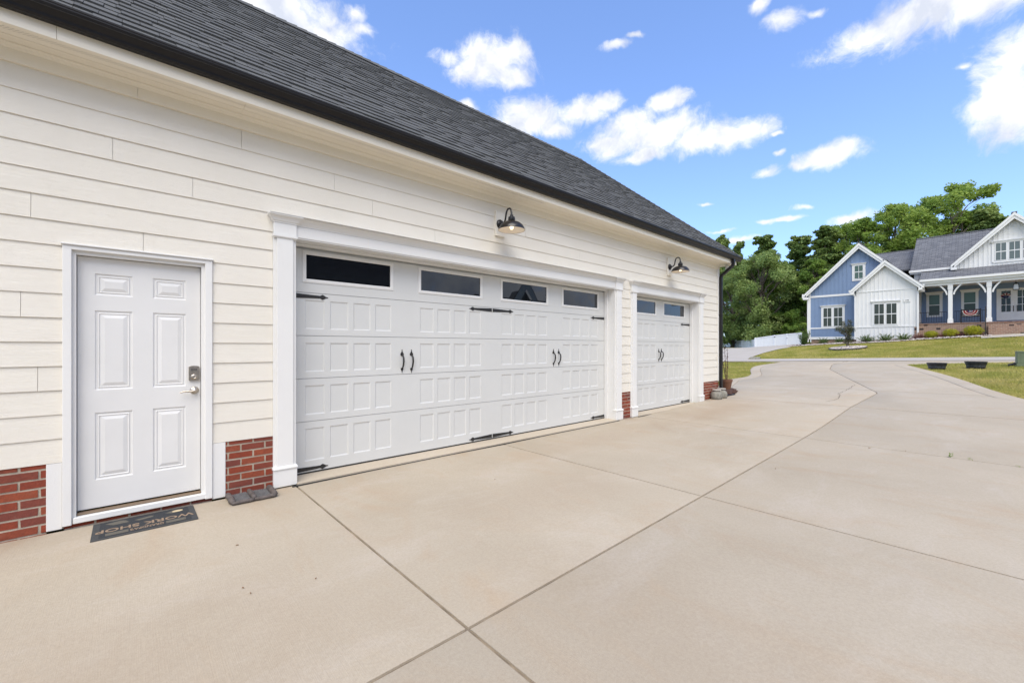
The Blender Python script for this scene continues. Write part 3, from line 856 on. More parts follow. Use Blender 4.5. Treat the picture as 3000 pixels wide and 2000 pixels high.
# vent holes: rows of small dark slots in the soffit
mb = MB(); x = -.9
while x < 4.6:
    for r in range(3):
        xx = x + (r % 2)*.011; y = FY + .035 + r*.016
        mb.quad((xx, y, SZ - .0008), (xx + .009, y, SZ - .0008), (xx + .009, y + .0045, SZ - .0008), (xx, y + .0045, SZ - .0008))
    x += .022
M['vent'] = plain('vent_shadow', (.12, .10, .075), .9)
stuff(mk('soffit_vents', mb, M['vent'], G))
fj = [XE0, gX(167, FY), gX(1593, FY), gX(2036, FY), XE1]
for a, b in zip(fj, fj[1:]):
    mk('fascia_board', MB().box(a + .0008, b - .0008, FY - .02, FY, SZ - .004, 3.70), M['soffit'], G, bevel=.0015)
mk('fascia_return', MB().box(XE1 - .02, XE1 - .0005, FY + .001, 5.9, SZ - .004, 3.70), M['trim'], G)
# K-style gutter
gp_ = [(-.321, 3.603), (-.372, 3.600), (-.388, 3.612), (-.392, 3.628), (-.397, 3.634), (-.412, 3.646), (-.432, 3.664), (-.441, 3.680), (-.441, 3.690), (-.446, 3.694), (-.446, 3.706), (-.437, 3.709), (-.434, 3.70), (-.434, 3.684), (-.38, 3.62), (-.33, 3.615), (-.327, 3.70), (-.3205, 3.70)]
A = [(XE0, y, z) for y, z in gp_]; B = [(XE1 + .13, y, z) for y, z in gp_]
gut = mk('gutter', MB().hull(A, B), M['black_metal'], G)
mk('gutter_trough', MB().box(XE0 + .002, XE1 + .128, -.433, -.3285, 3.66, 3.662), M['seal'], gut)
A = [(XE1 + .0005 - (y + .3205), y, z) for y, z in gp_]
A = [(XE1 - (y + .3205) + .001, -.32, z) for y, z in gp_]
B = [(p[0], 5.9, p[2]) for p in A]
mk('gutter_return', MB().hull(A, B), M['black_metal'], gut)
# downspout on the far corner
dx = gX(2148, -.37)
dn = onY(2112, 900, -.065).x
pts = [(dx, -.375, 3.61), (dx, -.375, 3.50), (dx - .01, -.36, 3.44), (dx - .03, -.32, 3.40)]
pts += [(dn + .05, -.13, 3.28), (dn + .01, -.085, 3.235), (dn, -.068, 3.17), (dn, -.066, 2.2), (dn, -.066, .22), (dn, -.066, .10)]
mk('downspout', MB().rtube(pts, (1, .0, 0), .085, .065), M['black_metal'], G, bevel=.006)
mk('downspout_strap', MB().box(dn - .05, dn + .05, -.104, -.028, 2.18, 2.2), M['black_metal'], G)
# ------------------------------------------------------------------ roof
EY, EZ = -.395, 3.715
RYr, RZr = 2.55, 6.36
SL = (RZr - EZ) / (RYr - EY)
HX = XE1 + .1          # eave corner x
HRX = HX - (RYr - EY)  # ridge end
M['deck'] = plain('roof_deck', (.03, .03, .032), .9)
def rz(y): return EZ + SL*(y - EY)
mb = MB(); t = .02
A0, A1, R0, R1 = (XE0, EY, EZ - t), (HX, EY, EZ - t), (XE0, RYr, RZr - t), (HRX, RYr, RZr - t)
Bk0, Bk1 = (XE0, 2*RYr - EY, EZ - t), (HX, 2*RYr - EY, EZ - t)
mb.quad(A0, A1, R1, R0); mb.add([A1, Bk1, R1], [(0,1,2)]); mb.quad(R0, R1, Bk1, Bk0); mb.add([A0, R0, Bk0], [(0,1,2)])
mb.quad((XE0, EY, SZ+.2), (HX, EY, SZ+.2), (HX, 2*RYr-EY, SZ+.2), (XE0, 2*RYr-EY, SZ+.2))
roof = mk('roof', mb, M['deck'], G, fix=False)
sl_len = sqrt((RYr-EY)**2 + (RZr-EZ)**2); EXPO = .141
U = Vector((0, RYr-EY, RZr-EZ)).normalized(); Nn = Vector((0, -U.z, U.y))
tabs = []
nc = int(sl_len/EXPO)
rs2 = random.Random(21)
for c in range(nc + 1):
    x = -1.6 + rs2.uniform(0, .3); s0 = c*EXPO
    s1 = min(sl_len, s0 + EXPO + .03)
    if s1 - s0 < .03: continue
    yy = EY + s0*U.y
    xmax = HX - (yy - EY) - .0
    while x < xmax:
        w = rs2.choice([.10, .13, .16, .19, .22, .26]); xb = min(x + w, xmax)
        tabs.append((x, xb, s0, s1, rs2.choice([.006, .013, .015])))
        x += w
def tab_pts(tb):
    x0, x1, s0, s1, th = tb; g = .0015
    o = Vector((0, EY, EZ - .018))
    def P(x, s, h): return tuple(o + Vector((x, 0, 0)) + U*s + Nn*h)
    d = rs2.uniform(-.002, .002)
    # upper end of the tab cut by the hip line
    k0 = HX - (s0*U.y); k1 = HX - (s1*U.y)
    xa1 = min(x1, k1)
    if xa1 - x0 < .01: xa1 = x0 + .01
    base = [P(x0+g, s0+d, .012), P(x1-g, s0+d, .012), P(xa1-g, s1, .004), P(x0+g, s1, .004)]
    top = [P(x0+g, s0+d, .016+th), P(x1-g, s0+d, .016+th), P(xa1-g, s1, .008+th*.4), P(x0+g, s1, .008+th*.4)]
    return base, top
def tab_size(tb):
    x0, x1, s0, s1, th = tb
    p = Vector(((x0+x1)/2, EY + s0*U.y, EZ + s0*U.z)) - cam.location
    dep = p.x*CT + p.y*ST
    if dep < .3: return 0
    u = (p.x*ST - p.y*CT)/dep*FPX + 1500; v = YHOR - p.z/dep*FPX
    if u < -150 or u > 3000 or v < -120: return 0
    return (x1-x0)/dep**2
tabs.sort(key=tab_size, reverse=True)
for tb in tabs[:300]:
    a, b = tab_pts(tb); mk('shingle', MB().hull(a, b), M['shingle'], roof)
mb = MB()
for tb in tabs[300:]:
    a, b = tab_pts(tb); mb.hull(a, b)
for c in range(nc + 1):         # plain courses further left, out of the picture
    s0 = c*EXPO; s1 = min(sl_len, s0+EXPO+.03)
    a, b = tab_pts((XE0, -1.6, s0, s1, .007)); mb.hull(a, b)
U2 = Vector((-(RYr-EY), 0, RZr-EZ)).normalized(); N2 = Vector((U2.z, 0, -U2.x))
for c in range(nc + 1):         # hip face round the corner
    s0 = c*EXPO; s1 = min(sl_len, s0+EXPO+.03)
    if s1 - s0 < .03: continue
    o = Vector((HX, 0, EZ - .018)); ya, yb = EY + s0*U.y, 2*RYr - EY - s0*U.y; ya1, yb1 = EY + s1*U.y, 2*RYr-EY - s1*U.y
    def P2_(y, s, h): return tuple(o + Vector((0, y, 0)) + U2*s + N2*h)
    mb.hull([P2_(ya, s0, .012), P2_(yb, s0, .012), P2_(yb1, s1, .004), P2_(ya1, s1, .004)], [P2_(ya, s0, .022), P2_(yb, s0, .022), P2_(yb1, s1, .012), P2_(ya1, s1, .012)])
stuff(mk('shingle_field', mb, M['shingle'], roof))
# hip and ridge caps
def caps(p0, p1, wl_, wr_, name):
    p0, p1 = Vector(p0), Vector(p1); L = (p1-p0).length; n = int(L/.15); d = (p1-p0)/n
    for i in range(n):
        a = p0 + d*i; b = p0 + d*(i+1.15); up = Vector((0,0,.028)); dn_ = Vector((0,0,.01))
        l0, l1 = a + wl_, b + wl_; r0, r1 = a + wr_, b + wr_
        mb = MB()
        mb.loft([[tuple(l0), tuple(a+up+Vector((0,0,.008))), tuple(r0), tuple(a+dn_)], [tuple(l1), tuple(b+up-Vector((0,0,.006))), tuple(r1), tuple(b+dn_)]])
        mk(name, mb, M['shingle'], roof)
caps((HX, EY, EZ), (HRX, RYr, RZr), Vector((-.11, .0, .02)), Vector((0, .11, .02)), 'hip_cap')
caps((HRX, RYr, RZr + .01), (-1.2, RYr, RZr + .01), Vector((0, -.1, -.075)), Vector((0, .1, -.075)), 'ridge_cap')
# white gable end far left (out of the picture) keeps the roof closed

# ------------------------------------------------------------------ neighbour's house
NH = thing('house', 'blue and white board and batten farmhouse with grey roof and brick porch', 'house', (46, -1, 1.9))
M['blue'] = plain('blue_board_paint', (.185, .26, .40), .6, var=.05, vscale=1.2)
M['hwhite'] = plain('white_board_paint', (.76, .755, .74), .55, var=.03, vscale=1.2)
M['hroof'] = shingle_mat('grey_shingle', [(.055, .058, .068), (.125, .13, .145), (.19, .195, .21)])
def roof_tex_mat():
    m, nt, b = new_mat('grey_roof_shingles'); N = NT(nt); g = N.n('ShaderNodeNewGeometry')
    sp = N.n('ShaderNodeSeparateXYZ', {0: g.outputs['Position']})
    v = N.n('ShaderNodeCombineXYZ', {0: N.math('MULTIPLY', sp.outputs[1], 1.), 1: N.math('MULTIPLY', sp.outputs[2], 1.45), 2: 0.})
    br = N.n('ShaderNodeTexBrick', {'Vector': v.outputs[0], 'Color1': (.115, .12, .135, 1), 'Color2': (.20, .205, .22, 1), 'Mortar': (.05, .051, .056, 1), 'Scale': 1.0, 'Mortar Size': .012, 'Brick Width': .33, 'Row Height': .14}, offset=.37)
    f = N.noise(N.pos(), 18., 5, .75)
    c = N.mix(N.rng(f, .35, .7, 0, .6), br.outputs[0], (.15, .155, .17))
    N.set(b, Base_Color=c, Roughness=.9, Normal=N.bump(br.outputs['Fac'], .6, -.02), Specular_IOR_Level=.2)
    return m
M['hroof'] = roof_tex_mat()
M['hpane'] = glass_mat('window_glass_blinds', (.8, 1., .9), .12, (.055, .062, .054), .22)
M['hpane_up'] = glass_mat('window_glass_upper', (.8, 1., .9), .12, (.09, .135, .11), .22)
M['hpane_dark'] = glass_mat('dark_glass', (.8, .9, .9), .06, (.012, .013, .012), .3)
M['hbrick'] = brick_mat('tan_brick', [(.33, .19, .125), (.27, .16, .11), (.38, .23, .15), (.22, .13, .095), (.36, .25, .18)])
def far_brick_mat():
    m, nt, b = new_mat('tan_brick_wall'); N = NT(nt); g = N.n('ShaderNodeNewGeometry')
    sp = N.n('ShaderNodeSeparateXYZ', {0: g.outputs['Position']})
    v = N.n('ShaderNodeCombineXYZ', {0: N.math('ADD', sp.outputs[1], sp.outputs[0]), 1: sp.outputs[2], 2: 0.})
    br = N.n('ShaderNodeTexBrick', {'Vector': v.outputs[0], 'Color1': (.34, .20, .135, 1), 'Color2': (.22, .125, .09, 1), 'Mortar': (.40, .33, .26, 1), 'Scale': 1.0, 'Mortar Size': .010, 'Brick Width': .205, 'Row Height': .07})
    wn_ = N.n('ShaderNodeTexWhiteNoise', {'Vector': N.n('ShaderNodeVectorMath', {0: v.outputs[0], 1: (.205, .14, 1.)}, operation='SNAP').outputs[0]})
    c = N.mix(N.rng(wn_.outputs[0], .955, .96), br.outputs[0], (.04, .03, .028))
    N.set(b, Base_Color=c, Roughness=.9, Normal=N.bump(br.outputs['Fac'], .5, -.01))
    return m
M['fbrick'] = far_brick_mat()
XB, XWH, XP, XPB, XU = 41.0, 40.2, 40.7, 43.3, 41.95
def A_(zx, zy): return 2350 + zx/3.92, 650 + zy/3.92       # zoom windows used for measuring
def B_(zx, zy): return 2650 + zx/3.92, 600 + zy/3.92
def NA(zx, zy, X): return onX(*A_(zx, zy), X)
def NB(zx, zy, X): return onX(*B_(zx, zy), X)
def prismX(mb, pts, X0, X1, mi=0):     # loop in (Y,Z), extruded X0..X1
    return mb.hull([(X0, p.y, p.z) for p in pts], [(X1, p.y, p.z) for p in pts], mi)
def hbox(name, a, b, X0, X1, mat, par, bevel=0):
    return mk(name, MB().box(X0, X1, a.y, b.y, a.z, b.z), mat, par, bevel=bevel)
def hstrip(name, p, q, h, X0, X1, mat, par):   # sloping/level strip with top edge p-q, height h
    mb = MB(); prismX(mb, [p, q, Vector((q.x, q.y, q.z - h)), Vector((p.x, p.y, p.z - h))], X0, X1)
    return mk(name, mb, mat, par)
def V(X, y, z): return Vector((X, y, z))
# --- walls as gable shaped slabs
def gable_wall(pL, pR, apex, zb, X, mat, name='wall', depth=.2):
    mb = MB()
    prismX(mb, [V(X, pL.y, zb), V(X, pR.y, zb), V(X, pR.y, pR.z), apex, V(X, pL.y, pL.z)], X, X + depth)
    return mk(name, mb, mat, NH)
def battens(wall, X, y0, y1, n, zbot, topf, mat, skip=()):
    for i in range(n + 1):
        y = y0 + (y1 - y0)*i/n
        z1 = topf(y)
        if z1 - zbot < .1: continue
        segs = [(zbot, z1)]
        for (ya, yb, za, zb) in skip:
            if min(ya, yb) - .03 < y < max(ya, yb) + .03:
                ns = []
                for s0, s1 in segs:
                    if zb <= s0 or za >= s1: ns.append((s0, s1)); continue
                    if za > s0: ns.append((s0, za))
                    if zb < s1: ns.append((zb, s1))
                segs = ns
        for s0, s1 in segs:
            if s1 - s0 > .05: mk('batten', MB().box(X - .022, X + .001, y - .024, y + .024, s0, s1), mat, wall)
def gtop(L, ap, R):
    def f(y):
        if y >= ap.y: return ap.z + (L.z - ap.z)*(y - ap.y)/(L.y - ap.y) if L.y != ap.y else ap.z
        return ap.z + (R.z - ap.z)*(y - ap.y)/(R.y - ap.y)
    return f
def hwindow(par, c0, c1, glasses, X, rail=None, cap=None, mull=True, panes='hpane', casing=True, up=None):
    """c0,c1 = casing corners (top-left, bottom-right) ; glasses = [(tl, br)] points on plane X"""
    w = mk('window', MB().box(X - .045, X + .01, c0.y, c1.y, c1.z, c0.z), M['hwhite'], par, bevel=.004)
    for g0, g1 in glasses:
        ym = (g0.y + g1.y)/2
        rz_ = rail if rail is not None else (g0.z + g1.z)/2
        mk('pane', MB().box(X - .053, X - .0455, g0.y, g1.y, rz_, g0.z), M[up or panes], w)
        mk('pane', MB().box(X - .053, X - .0455, g0.y, g1.y, g1.z, rz_ - .001), M[panes], w)
        mb = MB(); t = .035
        for (a, b, c, d) in ((g0.y, g1.y, g0.z, g0.z + t), (g0.y, g1.y, g1.z - t, g1.z), (g0.y - 0, g0.y + t, g1.z - t, g0.z + t), (g1.y - t, g1.y, g1.z - t, g0.z + t)):
            mb.box(X - .066, X - .046, a, b, c, d)
        mk('sash', mb, M['hwhite'], w)
        mk('meeting_rail', MB().box(X - .068, X - .0535, g0.y - .001, g1.y + .001, rz_ - .03, rz_ + .025), M['hwhite'], w)
        if mull: mk('muntin', MB().box(X - .060, X - .0532, ym - .013, ym + .013, g1.z, g0.z), M['hwhite'], w)
    if cap:
        p, q = cap; mb = MB()
        mb.loft([[(X + .01, p.y - .06, p.z - .14), (X + .01, q.y + .06, q.z - .14), (X - .06, q.y + .06, q.z - .14), (X - .06, p.y - .06, p.z - .14)],
                 [(X + .01, p.y, p.z - .03), (X + .01, q.y, q.z - .03), (X - .12, q.y, q.z - .03), (X - .12, p.y, p.z - .03)],
                 [(X + .01, p.y, p.z), (X + .01, q.y, q.z), (X - .13, q.y, q.z), (X - .13, p.y, p.z)]])
        mk('head_cap', mb, M['hwhite'], w)
    return w
def gable_roof(eL, ap, eR, Xf, Xb, rake_w=.34, matr=None):
    """front points on plane Xf; roof slabs run back to Xb; white rake boards in front"""
    matr = matr or M['hroof']
    for e, nm in ((eL, 'L'), (eR, 'R')):
        if e is None: continue
        d = V(0, e.y - ap.y, e.z - ap.z).normalized()
        n = V(0, -d.z, d.y)
        if n.z < 0: n.negate()
        t = .09
        a0, e0 = ap, e
        mb = MB()
        prismX(mb, [V(0, ap.y, ap.z), V(0, e.y, e.z), V(0, e.y, e.z - .12), V(0, ap.y, ap.z - .12)], Xf + .04, Xb)
        mk('roof_slope', mb, matr, NH)
        mb = MB()
        s = .012
        prismX(mb, [V(0, ap.y, ap.z - s), V(0, e.y, e.z - s), V(0, e.y, e.z - rake_w*.55), V(0, ap.y, ap.z - rake_w*.6)], Xf - .02, Xf + .039)
        prismX(mb, [V(0, ap.y, ap.z - rake_w*.6), V(0, e.y + (ap.y-e.y)*.06, e.z + (ap.z-e.z)*.06 - rake_w*.55), V(0, e.y + (ap.y-e.y)*.06, e.z + (ap.z-e.z)*.06 - rake_w*1.05), V(0, ap.y, ap.z - rake_w*1.2)], Xf + .02, Xf + .07)
        mk('rake_board', mb, M['hwhite'], NH)
        mb = MB()   # boxed eave return
        mb.box(Xf - .019, Xf + .5, e.y, e.y + (ap.y - e.y)*.10, e.z - rake_w*1.02, e.z - rake_w*.5)
        mk('eave_return', mb, M['hwhite'], NH)
    mb = MB()
    mb.box(Xf + .05, Xb, ap.y - .12, ap.y + .12, ap.z - .05, ap.z + .03); mk('ridge_cap', mb, matr, NH)

# blue wing -----------------------------------------------------------------------
bL, bR = NA(93, 850, XB), NA(700, 803, XB)
bap = NA(650, 290, XB)
bzb = NA(95, 1340, XB).z
eLb = onX(2352, 866, XB - .35); apb = onX(2515.3, 711.5, XB - .35)
eRb = V(XB - .35, 2*apb.y - eLb.y, eLb.z)
_sb = (eLb.z - apb.z)/(eLb.y - apb.y)
bap = V(XB, apb.y, apb.z - .13); bL = V(XB, bL.y, bap.z + _sb*(bL.y - bap.y))
bR = V(XB, 2*bap.y - bL.y, bL.z)
wb = gable_wall(V(XB, bL.y, bL.z), bR, bap, bzb, XB, M['blue'])
gable_roof(eLb, apb, eRb, XB - .35, XB + 10)
bz1 = NA(95, 862, XB).z; bz2 = NA(95, 1222, XB).z
skipb = [(NA(205, 960, XB).y, NA(500, 960, XB).y, NA(350, 1215, XB).z, NA(350, 945, XB).z), (NA(562, 480, XB).y, NA(740, 480, XB).y, NA(650, 675, XB).z, NA(650, 460, XB).z)]
battens(wb, XB, NA(149, 900, XB).y, NA(149, 900, XB).y + (NA(517, 900, XB).y - NA(149, 900, XB).y)*1.75, 14, bzb, gtop(bL, bap, bR), M['blue'], skipb)
for z, h in ((bz1 + .06, .15), (bz2 + .04, .10), (bzb + .13, .2)):
    hstrip('band_board', V(XB, bL.y, z), V(XB, NA(640, 900, XB).y, z), h, XB - .035, XB + .001, M['hwhite'], NH)
mk('corner_board', MB().box(XB - .04, XB + .1, bL.y - .03, bL.y + .12, bzb - .05, bL.z + .05), M['hwhite'], NH)
mk('side_wall', MB().box(XB + .21, XB + 10, bL.y - .15, bL.y + .02, bzb, bL.z), M['blue'], NH)
mk('foundation', MB().box(XB + .03, XB + 10, bL.y - .05, bL.y - 9, 1.0, bzb + .001), M['fbrick'], NH)
hwindow(wb, NA(220, 962, XB), NA(490, 1208, XB), [(NA(247, 993, XB), NA(338, 1197, XB)), (NA(367, 988, XB), NA(463, 1193, XB))], XB, rail=NA(350, 1096, XB).z, cap=(NA(207, 965, XB), NA(500, 948, XB)))
hwindow(wb, NA(575, 488, XB), NA(728, 668, XB), [(NA(605, 508, XB), NA(698, 645, XB))], XB, rail=NA(650, 575, XB).z, cap=(NA(562, 484, XB), NA(740, 465, XB)), panes='hpane_up')
# white wing -----------------------------------------------------------------------
eLw = NA(555, 785, XWH - .3); apw = NA(948, 434, XWH - .3); eRw = V(XWH - .3, 2*apw.y - eLw.y, eLw.z)
wL, wR = NA(622, 800, XWH), NA(1320, 745, XWH)
wap = V(XWH, apw.y, apw.z - .13)
wzb = NA(900, 1345, XWH).z
slw = (eLw.z - apw.z)/(eLw.y - apw.y)
wL = V(XWH, wL.y, wap.z + slw*(wL.y - wap.y)); wR = V(XWH, wR.y, wap.z - slw*(wR.y - wap.y))
ww = gable_wall(wL, wR, wap, wzb - .35, XWH, M['hwhite'])
mk('side_wall', MB().box(XWH + .2, XB + .0, wL.y - .02, wL.y - .2, wzb - .35, wL.z), M['hwhite'], NH)
mk('side_wall', MB().box(XWH + .2, XPB + .1, wR.y, wR.y + .2, wzb - .35, wR.z), M['hwhite'], NH)
gable_roof(eLw, apw, eRw, XWH - .3, XB + 4.5)
skw = [(NA(800, 905, XWH).y, NA(1110, 905, XWH).y, NA(950, 1190, XWH).z, NA(950, 895, XWH).z)]
battens(ww, XWH, NA(650, 900, XWH).y, NA(1290, 900, XWH).y, 13, wzb - .33, gtop(wL, wap, wR), M['hwhite'], skw)
for q, h in (((640, 803), .07), ((640, 1205), .07)):
    z = NA(*q, XWH).z; hstrip('band_board', V(XWH, wL.y, z), V(XWH, wR.y, z), h, XWH - .04, XWH + .001, M['hwhite'], NH)
hwindow(ww, NA(803, 920, XWH), NA(1108, 1190, XWH), [(NA(830, 947, XWH), NA(940, 1172, XWH)), (NA(970, 940, XWH), NA(1085, 1168, XWH))], XWH, rail=NA(950, 1058, XWH).z, cap=(NA(787, 915, XWH), NA(1130, 897, XWH)))
# house number plate
np0, np1 = NA(1168, 886, XWH), NA(1242, 916, XWH)
plate = mk('number_plate', MB().box(XWH - .05, XWH - .023, np0.y, np1.y, np1.z, np0.z), M['hwhite'], NH)
def text_obj(txt, name, size, mat, parent, mtx, ext=.003):
    cu = bpy.data.curves.new(name, 'FONT'); cu.body = txt; cu.size = size; cu.extrude = ext; cu.offset = size*.018; cu.align_x = 'CENTER'; cu.align_y = 'CENTER'
    to = bpy.data.objects.new(name, cu); COL.objects.link(to)
    dg = bpy.context.evaluated_depsgraph_get()
    me = bpy.data.meshes.new_from_object(to.evaluated_get(dg)); bpy.data.objects.remove(to)
    me.materials.clear(); me.materials.append(mat)
    c = mtx.translation.copy(); L = mtx.copy(); L.translation = (0, 0, 0); me.transform(L)
    o = bpy.data.objects.new(name, me); COL.objects.link(o); o.location = c; WLOC[o.name] = c
    link_child(o, parent); return o
M['dark_ink'] = plain('dark_numerals', (.03, .03, .035), .5)
mt = Matrix(((0, 0, -1, XWH - .052), (-1, 0, 0, (np0.y+np1.y)/2), (0, 1, 0, (np0.z+np1.z)/2), (0, 0, 0, 1)))
text_obj('170', 'numerals', .125, M['dark_ink'], plate, mt)
# downspouts and gutters of both gables
def spout(y, z1, z0, X, par=NH, kick=.3, side=1):
    pts = [(X - .28, y + side*kick, z1 + .42), (X - .27, y + side*kick, z1 + .30), (X - .1, y + side*.06, z1 + .06), (X - .06, y, z1 - .06), (X - .06, y, z0 + .1), (X - .06, y, z0)]
    return mk('downspout', MB().rtube(pts, (0, 1, 0), .10, .08), M['hwhite'], par)
spout(NA(612, 900, XWH).y, NA(612, 850, XWH).z, NA(612, 1350, XWH).z, XWH, side=1)
spout(NA(1330, 900, XWH).y, NA(1330, 790, XWH).z, NA(1330, 1270, XWH).z, XWH, side=-1)
spout(NA(70, 900, XB).y, NA(70, 890, XB).z, NA(70, 1380, XB).z, XB, side=1)
for X, y, z, Xb in ((XB - .36, eLb.y, eLb.z, XB + 10), (XWH - .31, eLw.y, eLw.z, XB - .3), (XWH - .31, eRw.y, eRw.z, XP - .2)):
    mk('gutter', MB().box(X, Xb, y - .06, y + .06, z - .2, z - .04), M['hwhite'], NH)
# brick pier at the porch corner
mk('brick_pier', MB().box(XWH - .06, XWH + .3, NA(1290, 1300, XWH).y, NA(1318, 1300, XWH).y, wzb - .4, NA(1300, 1205, XWH).z), M['fbrick'], NH)
# main body -------------------------------------------------------------------------
GZ, GX0 = onX(2700, 820, 40.45).z, 40.45
RZ_, RXm = onX(2620, 738.5, 47.5).z, 47.5
yl, yr = onX(2556, 745, 47.5).y, -16.0
lr_s = (RZ_ - GZ)/(RXm - GX0)
ylp = onX(2694, 826, GX0).y
mb = MB()
def lrq(xa, xb, ya, yb): mb.hull([(xa, ya, GZ + lr_s*(xa-GX0)), (xa, yb, GZ + lr_s*(xa-GX0)), (xb, yb, GZ + lr_s*(xb-GX0)), (xb, ya, GZ + lr_s*(xb-GX0))],
    [(xa, ya, GZ + lr_s*(xa-GX0) - .12), (xa, yb, GZ + lr_s*(xa-GX0) - .12), (xb, yb, GZ + lr_s*(xb-GX0) - .12), (xb, ya, GZ + lr_s*(xb-GX0) - .12)])
lrq(GX0, 43.0, ylp, yr); lrq(43.0, RXm, yl, yr)
mk('porch_roof', mb, M['hroof'], NH)
mk('roof_slope', MB().hull([(RXm, yl, RZ_), (RXm, yr, RZ_), (RXm + 7, yr, GZ), (RXm + 7, yl, GZ)], [(RXm, yl, RZ_ - .1), (RXm, yr, RZ_ - .1), (RXm + 7, yr, GZ - .1), (RXm + 7, yl, GZ - .1)]), M['hroof'], NH)
mk('ridge_cap', MB().box(RXm - .12, RXm + .12, yl, -1.0, RZ_ - .04, RZ_ + .03), M['hroof'], NH)
# tall roof
te, tr = NB(75, 757, 42.0), NB(128, 400, 46.5)
ty0 = (te.y + tr.y)/2; ty1 = -14.0
mb = MB()
mb.hull([(te.x, ty0, te.z), (te.x, ty1, te.z), (tr.x, ty1, tr.z), (tr.x, ty0, tr.z)], [(te.x, ty0, te.z - .12), (te.x, ty1, te.z - .12), (tr.x, ty1, tr.z - .12), (tr.x, ty0, tr.z - .12)])
mb.hull([(tr.x, ty0, tr.z), (tr.x, ty1, tr.z), (51, ty1, te.z), (51, ty0, te.z)], [(tr.x, ty0, tr.z - .12), (tr.x, ty1, tr.z - .12), (51, ty1, te.z - .12), (51, ty0, te.z - .12)])
mk('tall_roof', mb, M['hroof'], NH)
mk('ridge_cap', MB().box(tr.x - .12, tr.x + .12, ty0, -9.5, tr.z - .04, tr.z + .03), M['hroof'], NH)
mb = MB(); mb.add([(42.25, ty0 - .2, 6.3), (50.6, ty0 - .2, 6.3), (50.6, ty0 - .2, te.z - .1), (tr.x, ty0 - .2, tr.z - .15), (42.25, ty0 - .2, te.z)], [(0, 1, 2, 3, 4)])
mk('side_wall', mb, M['hwhite'], NH)
mk('wall', MB().box(42.25, 42.4, ty0 - .2, ty1, 6.2, te.z - .1), M['hwhite'], NH)
ug = NB(585, 700, 42.0).y
mk('gutter', MB().box(41.9, 42.02, ty0 + .05, ug - .1, te.z - .16, te.z - .01), M['hwhite'], NH)
mk('fascia_board', MB().box(42.03, 42.2, ty0 + .02, ug, te.z - .28, te.z - .125), M['hwhite'], NH)
mk('corner_board', MB().box(42.2, 42.26, NB(135, 760, 42.2).y, NB(158, 760, 42.2).y, te.z - .8, te.z - .12), M['hwhite'], NH)
# upper gable
eLu, apu = NB(530, 692, XU - .4), NB(1262, 80, XU - .4)
eRu = V(XU - .4, 2*apu.y - eLu.y, eLu.z)
slu = (eLu.z - apu.z)/(eLu.y - apu.y)
uap = V(XU, apu.y, apu.z - .13)
uL = V(XU, NB(588, 700, XU).y, 0); uL.z = uap.z + slu*(uL.y - uap.y); uR = V(XU, 2*uap.y - uL.y, uL.z)
uzb = 6.3
wu = gable_wall(uL, uR, uap, uzb, XU, M['hwhite'])
gable_roof(eLu, apu, eRu, XU - .4, 46.4)
sku = [(NB(990, 400, XU).y, -30, NB(1100, 665, XU).z, NB(1100, 415, XU).z)]
battens(wu, XU, uL.y, uR.y, 24, uzb, gtop(uL, uap, uR), M['hwhite'], sku)
uwz = (NB(1166, 437, XU).z, NB(1166, 627, XU).z)
gl = [(NB(1048, 447, XU), NB(1166, 628, XU)), (NB(1203, 430, XU), NB(1325, 610, XU))]
gw = gl[1][0].y - gl[0][0].y
gl.append((gl[1][0] + V(0, gw, 0), gl[1][1] + V(0, gw, 0)))
for g0, g1 in gl: g0.z = gl[0][0].z; g1.z = gl[0][1].z
M['hpane_grey'] = glass_mat('window_glass_grey', (.8, .95, .9), .12, (.14, .165, .16), .22)
hwindow(wu, gl[0][0] + V(0, .18, .1), gl[2][1] + V(0, -.18, -.1), gl, XU, panes='hpane_grey', cap=(NB(990, 427, XU), V(XU, gl[2][1].y - .45, NB(990, 427, XU).z)))
z = NB(1015, 660, XU).z; hstrip('sill_board', V(XU, NB(1015, 660, XU).y, z), V(XU, gl[2][1].y - .4, z), .06, XU - .06, XU - .0, M['hwhite'], wu)
# porch -------------------------------------------------------------------------------
pfz = NB(170, 1368, XP).z                  # porch floor
bmz0, bmz1 = NB(200, 943, XP).z, NB(200, 888, XP).z
yp0 = wR.y; yp1 = -16.0
mk('porch_beam', MB().box(XP - .13, XP + .13, yp0 - .001, yp1, bmz0, bmz1 + .1), M['hwhite'], NH)
mk('gutter', MB().box(GX0 - .13, GX0 - .005, ylp, yp1, GZ - .15, GZ - .005), M['hwhite'], NH)
mk('fascia_board', MB().box(GX0 - .004, GX0 + .1, ylp, yp1, GZ - .3, GZ - .125), M['hwhite'], NH)
mk('porch_ceiling', MB().box(XP + .131, XPB + .1, yp0, yp1, bmz0 + .12, bmz0 + .16), M['hwhite'], NH)
mk('porch_soffit', MB().box(GX0 + .1, XP - .131, ylp - .1, yp1, bmz1 + .02, bmz1 + .06), M['hwhite'], NH)
wp_ = mk('porch_wall', MB().box(XPB, XPB + .2, yp0, yp1, pfz, bmz0 + .119), M['blue'], NH)
yb0 = NB(185, 1000, XPB).y; yb1 = NB(1040, 1000, XPB).y
skp = [(NB(235, 0, XPB).y, NB(450, 0, XPB).y, NB(340, 1290, XPB).z, NB(340, 990, XPB).z), (NB(635, 0, XPB).y, NB(868, 0, XPB).y, NB(750, 1300, XPB).z, NB(750, 955, XPB).z)]
battens(wp_, XPB, yb0, yb1, 20, pfz, lambda y: bmz0 + .1, M['blue'], skp)
hwindow(wp_, NB(250, 1008, XPB), NB(437, 1284, XPB), [(NB(283, 1040, XPB), NB(403, 1266, XPB))], XPB, rail=NB(340, 1152, XPB).z, cap=(NB(235, 1010, XPB), NB(450, 992, XPB)), mull=False, up='hpane_up')
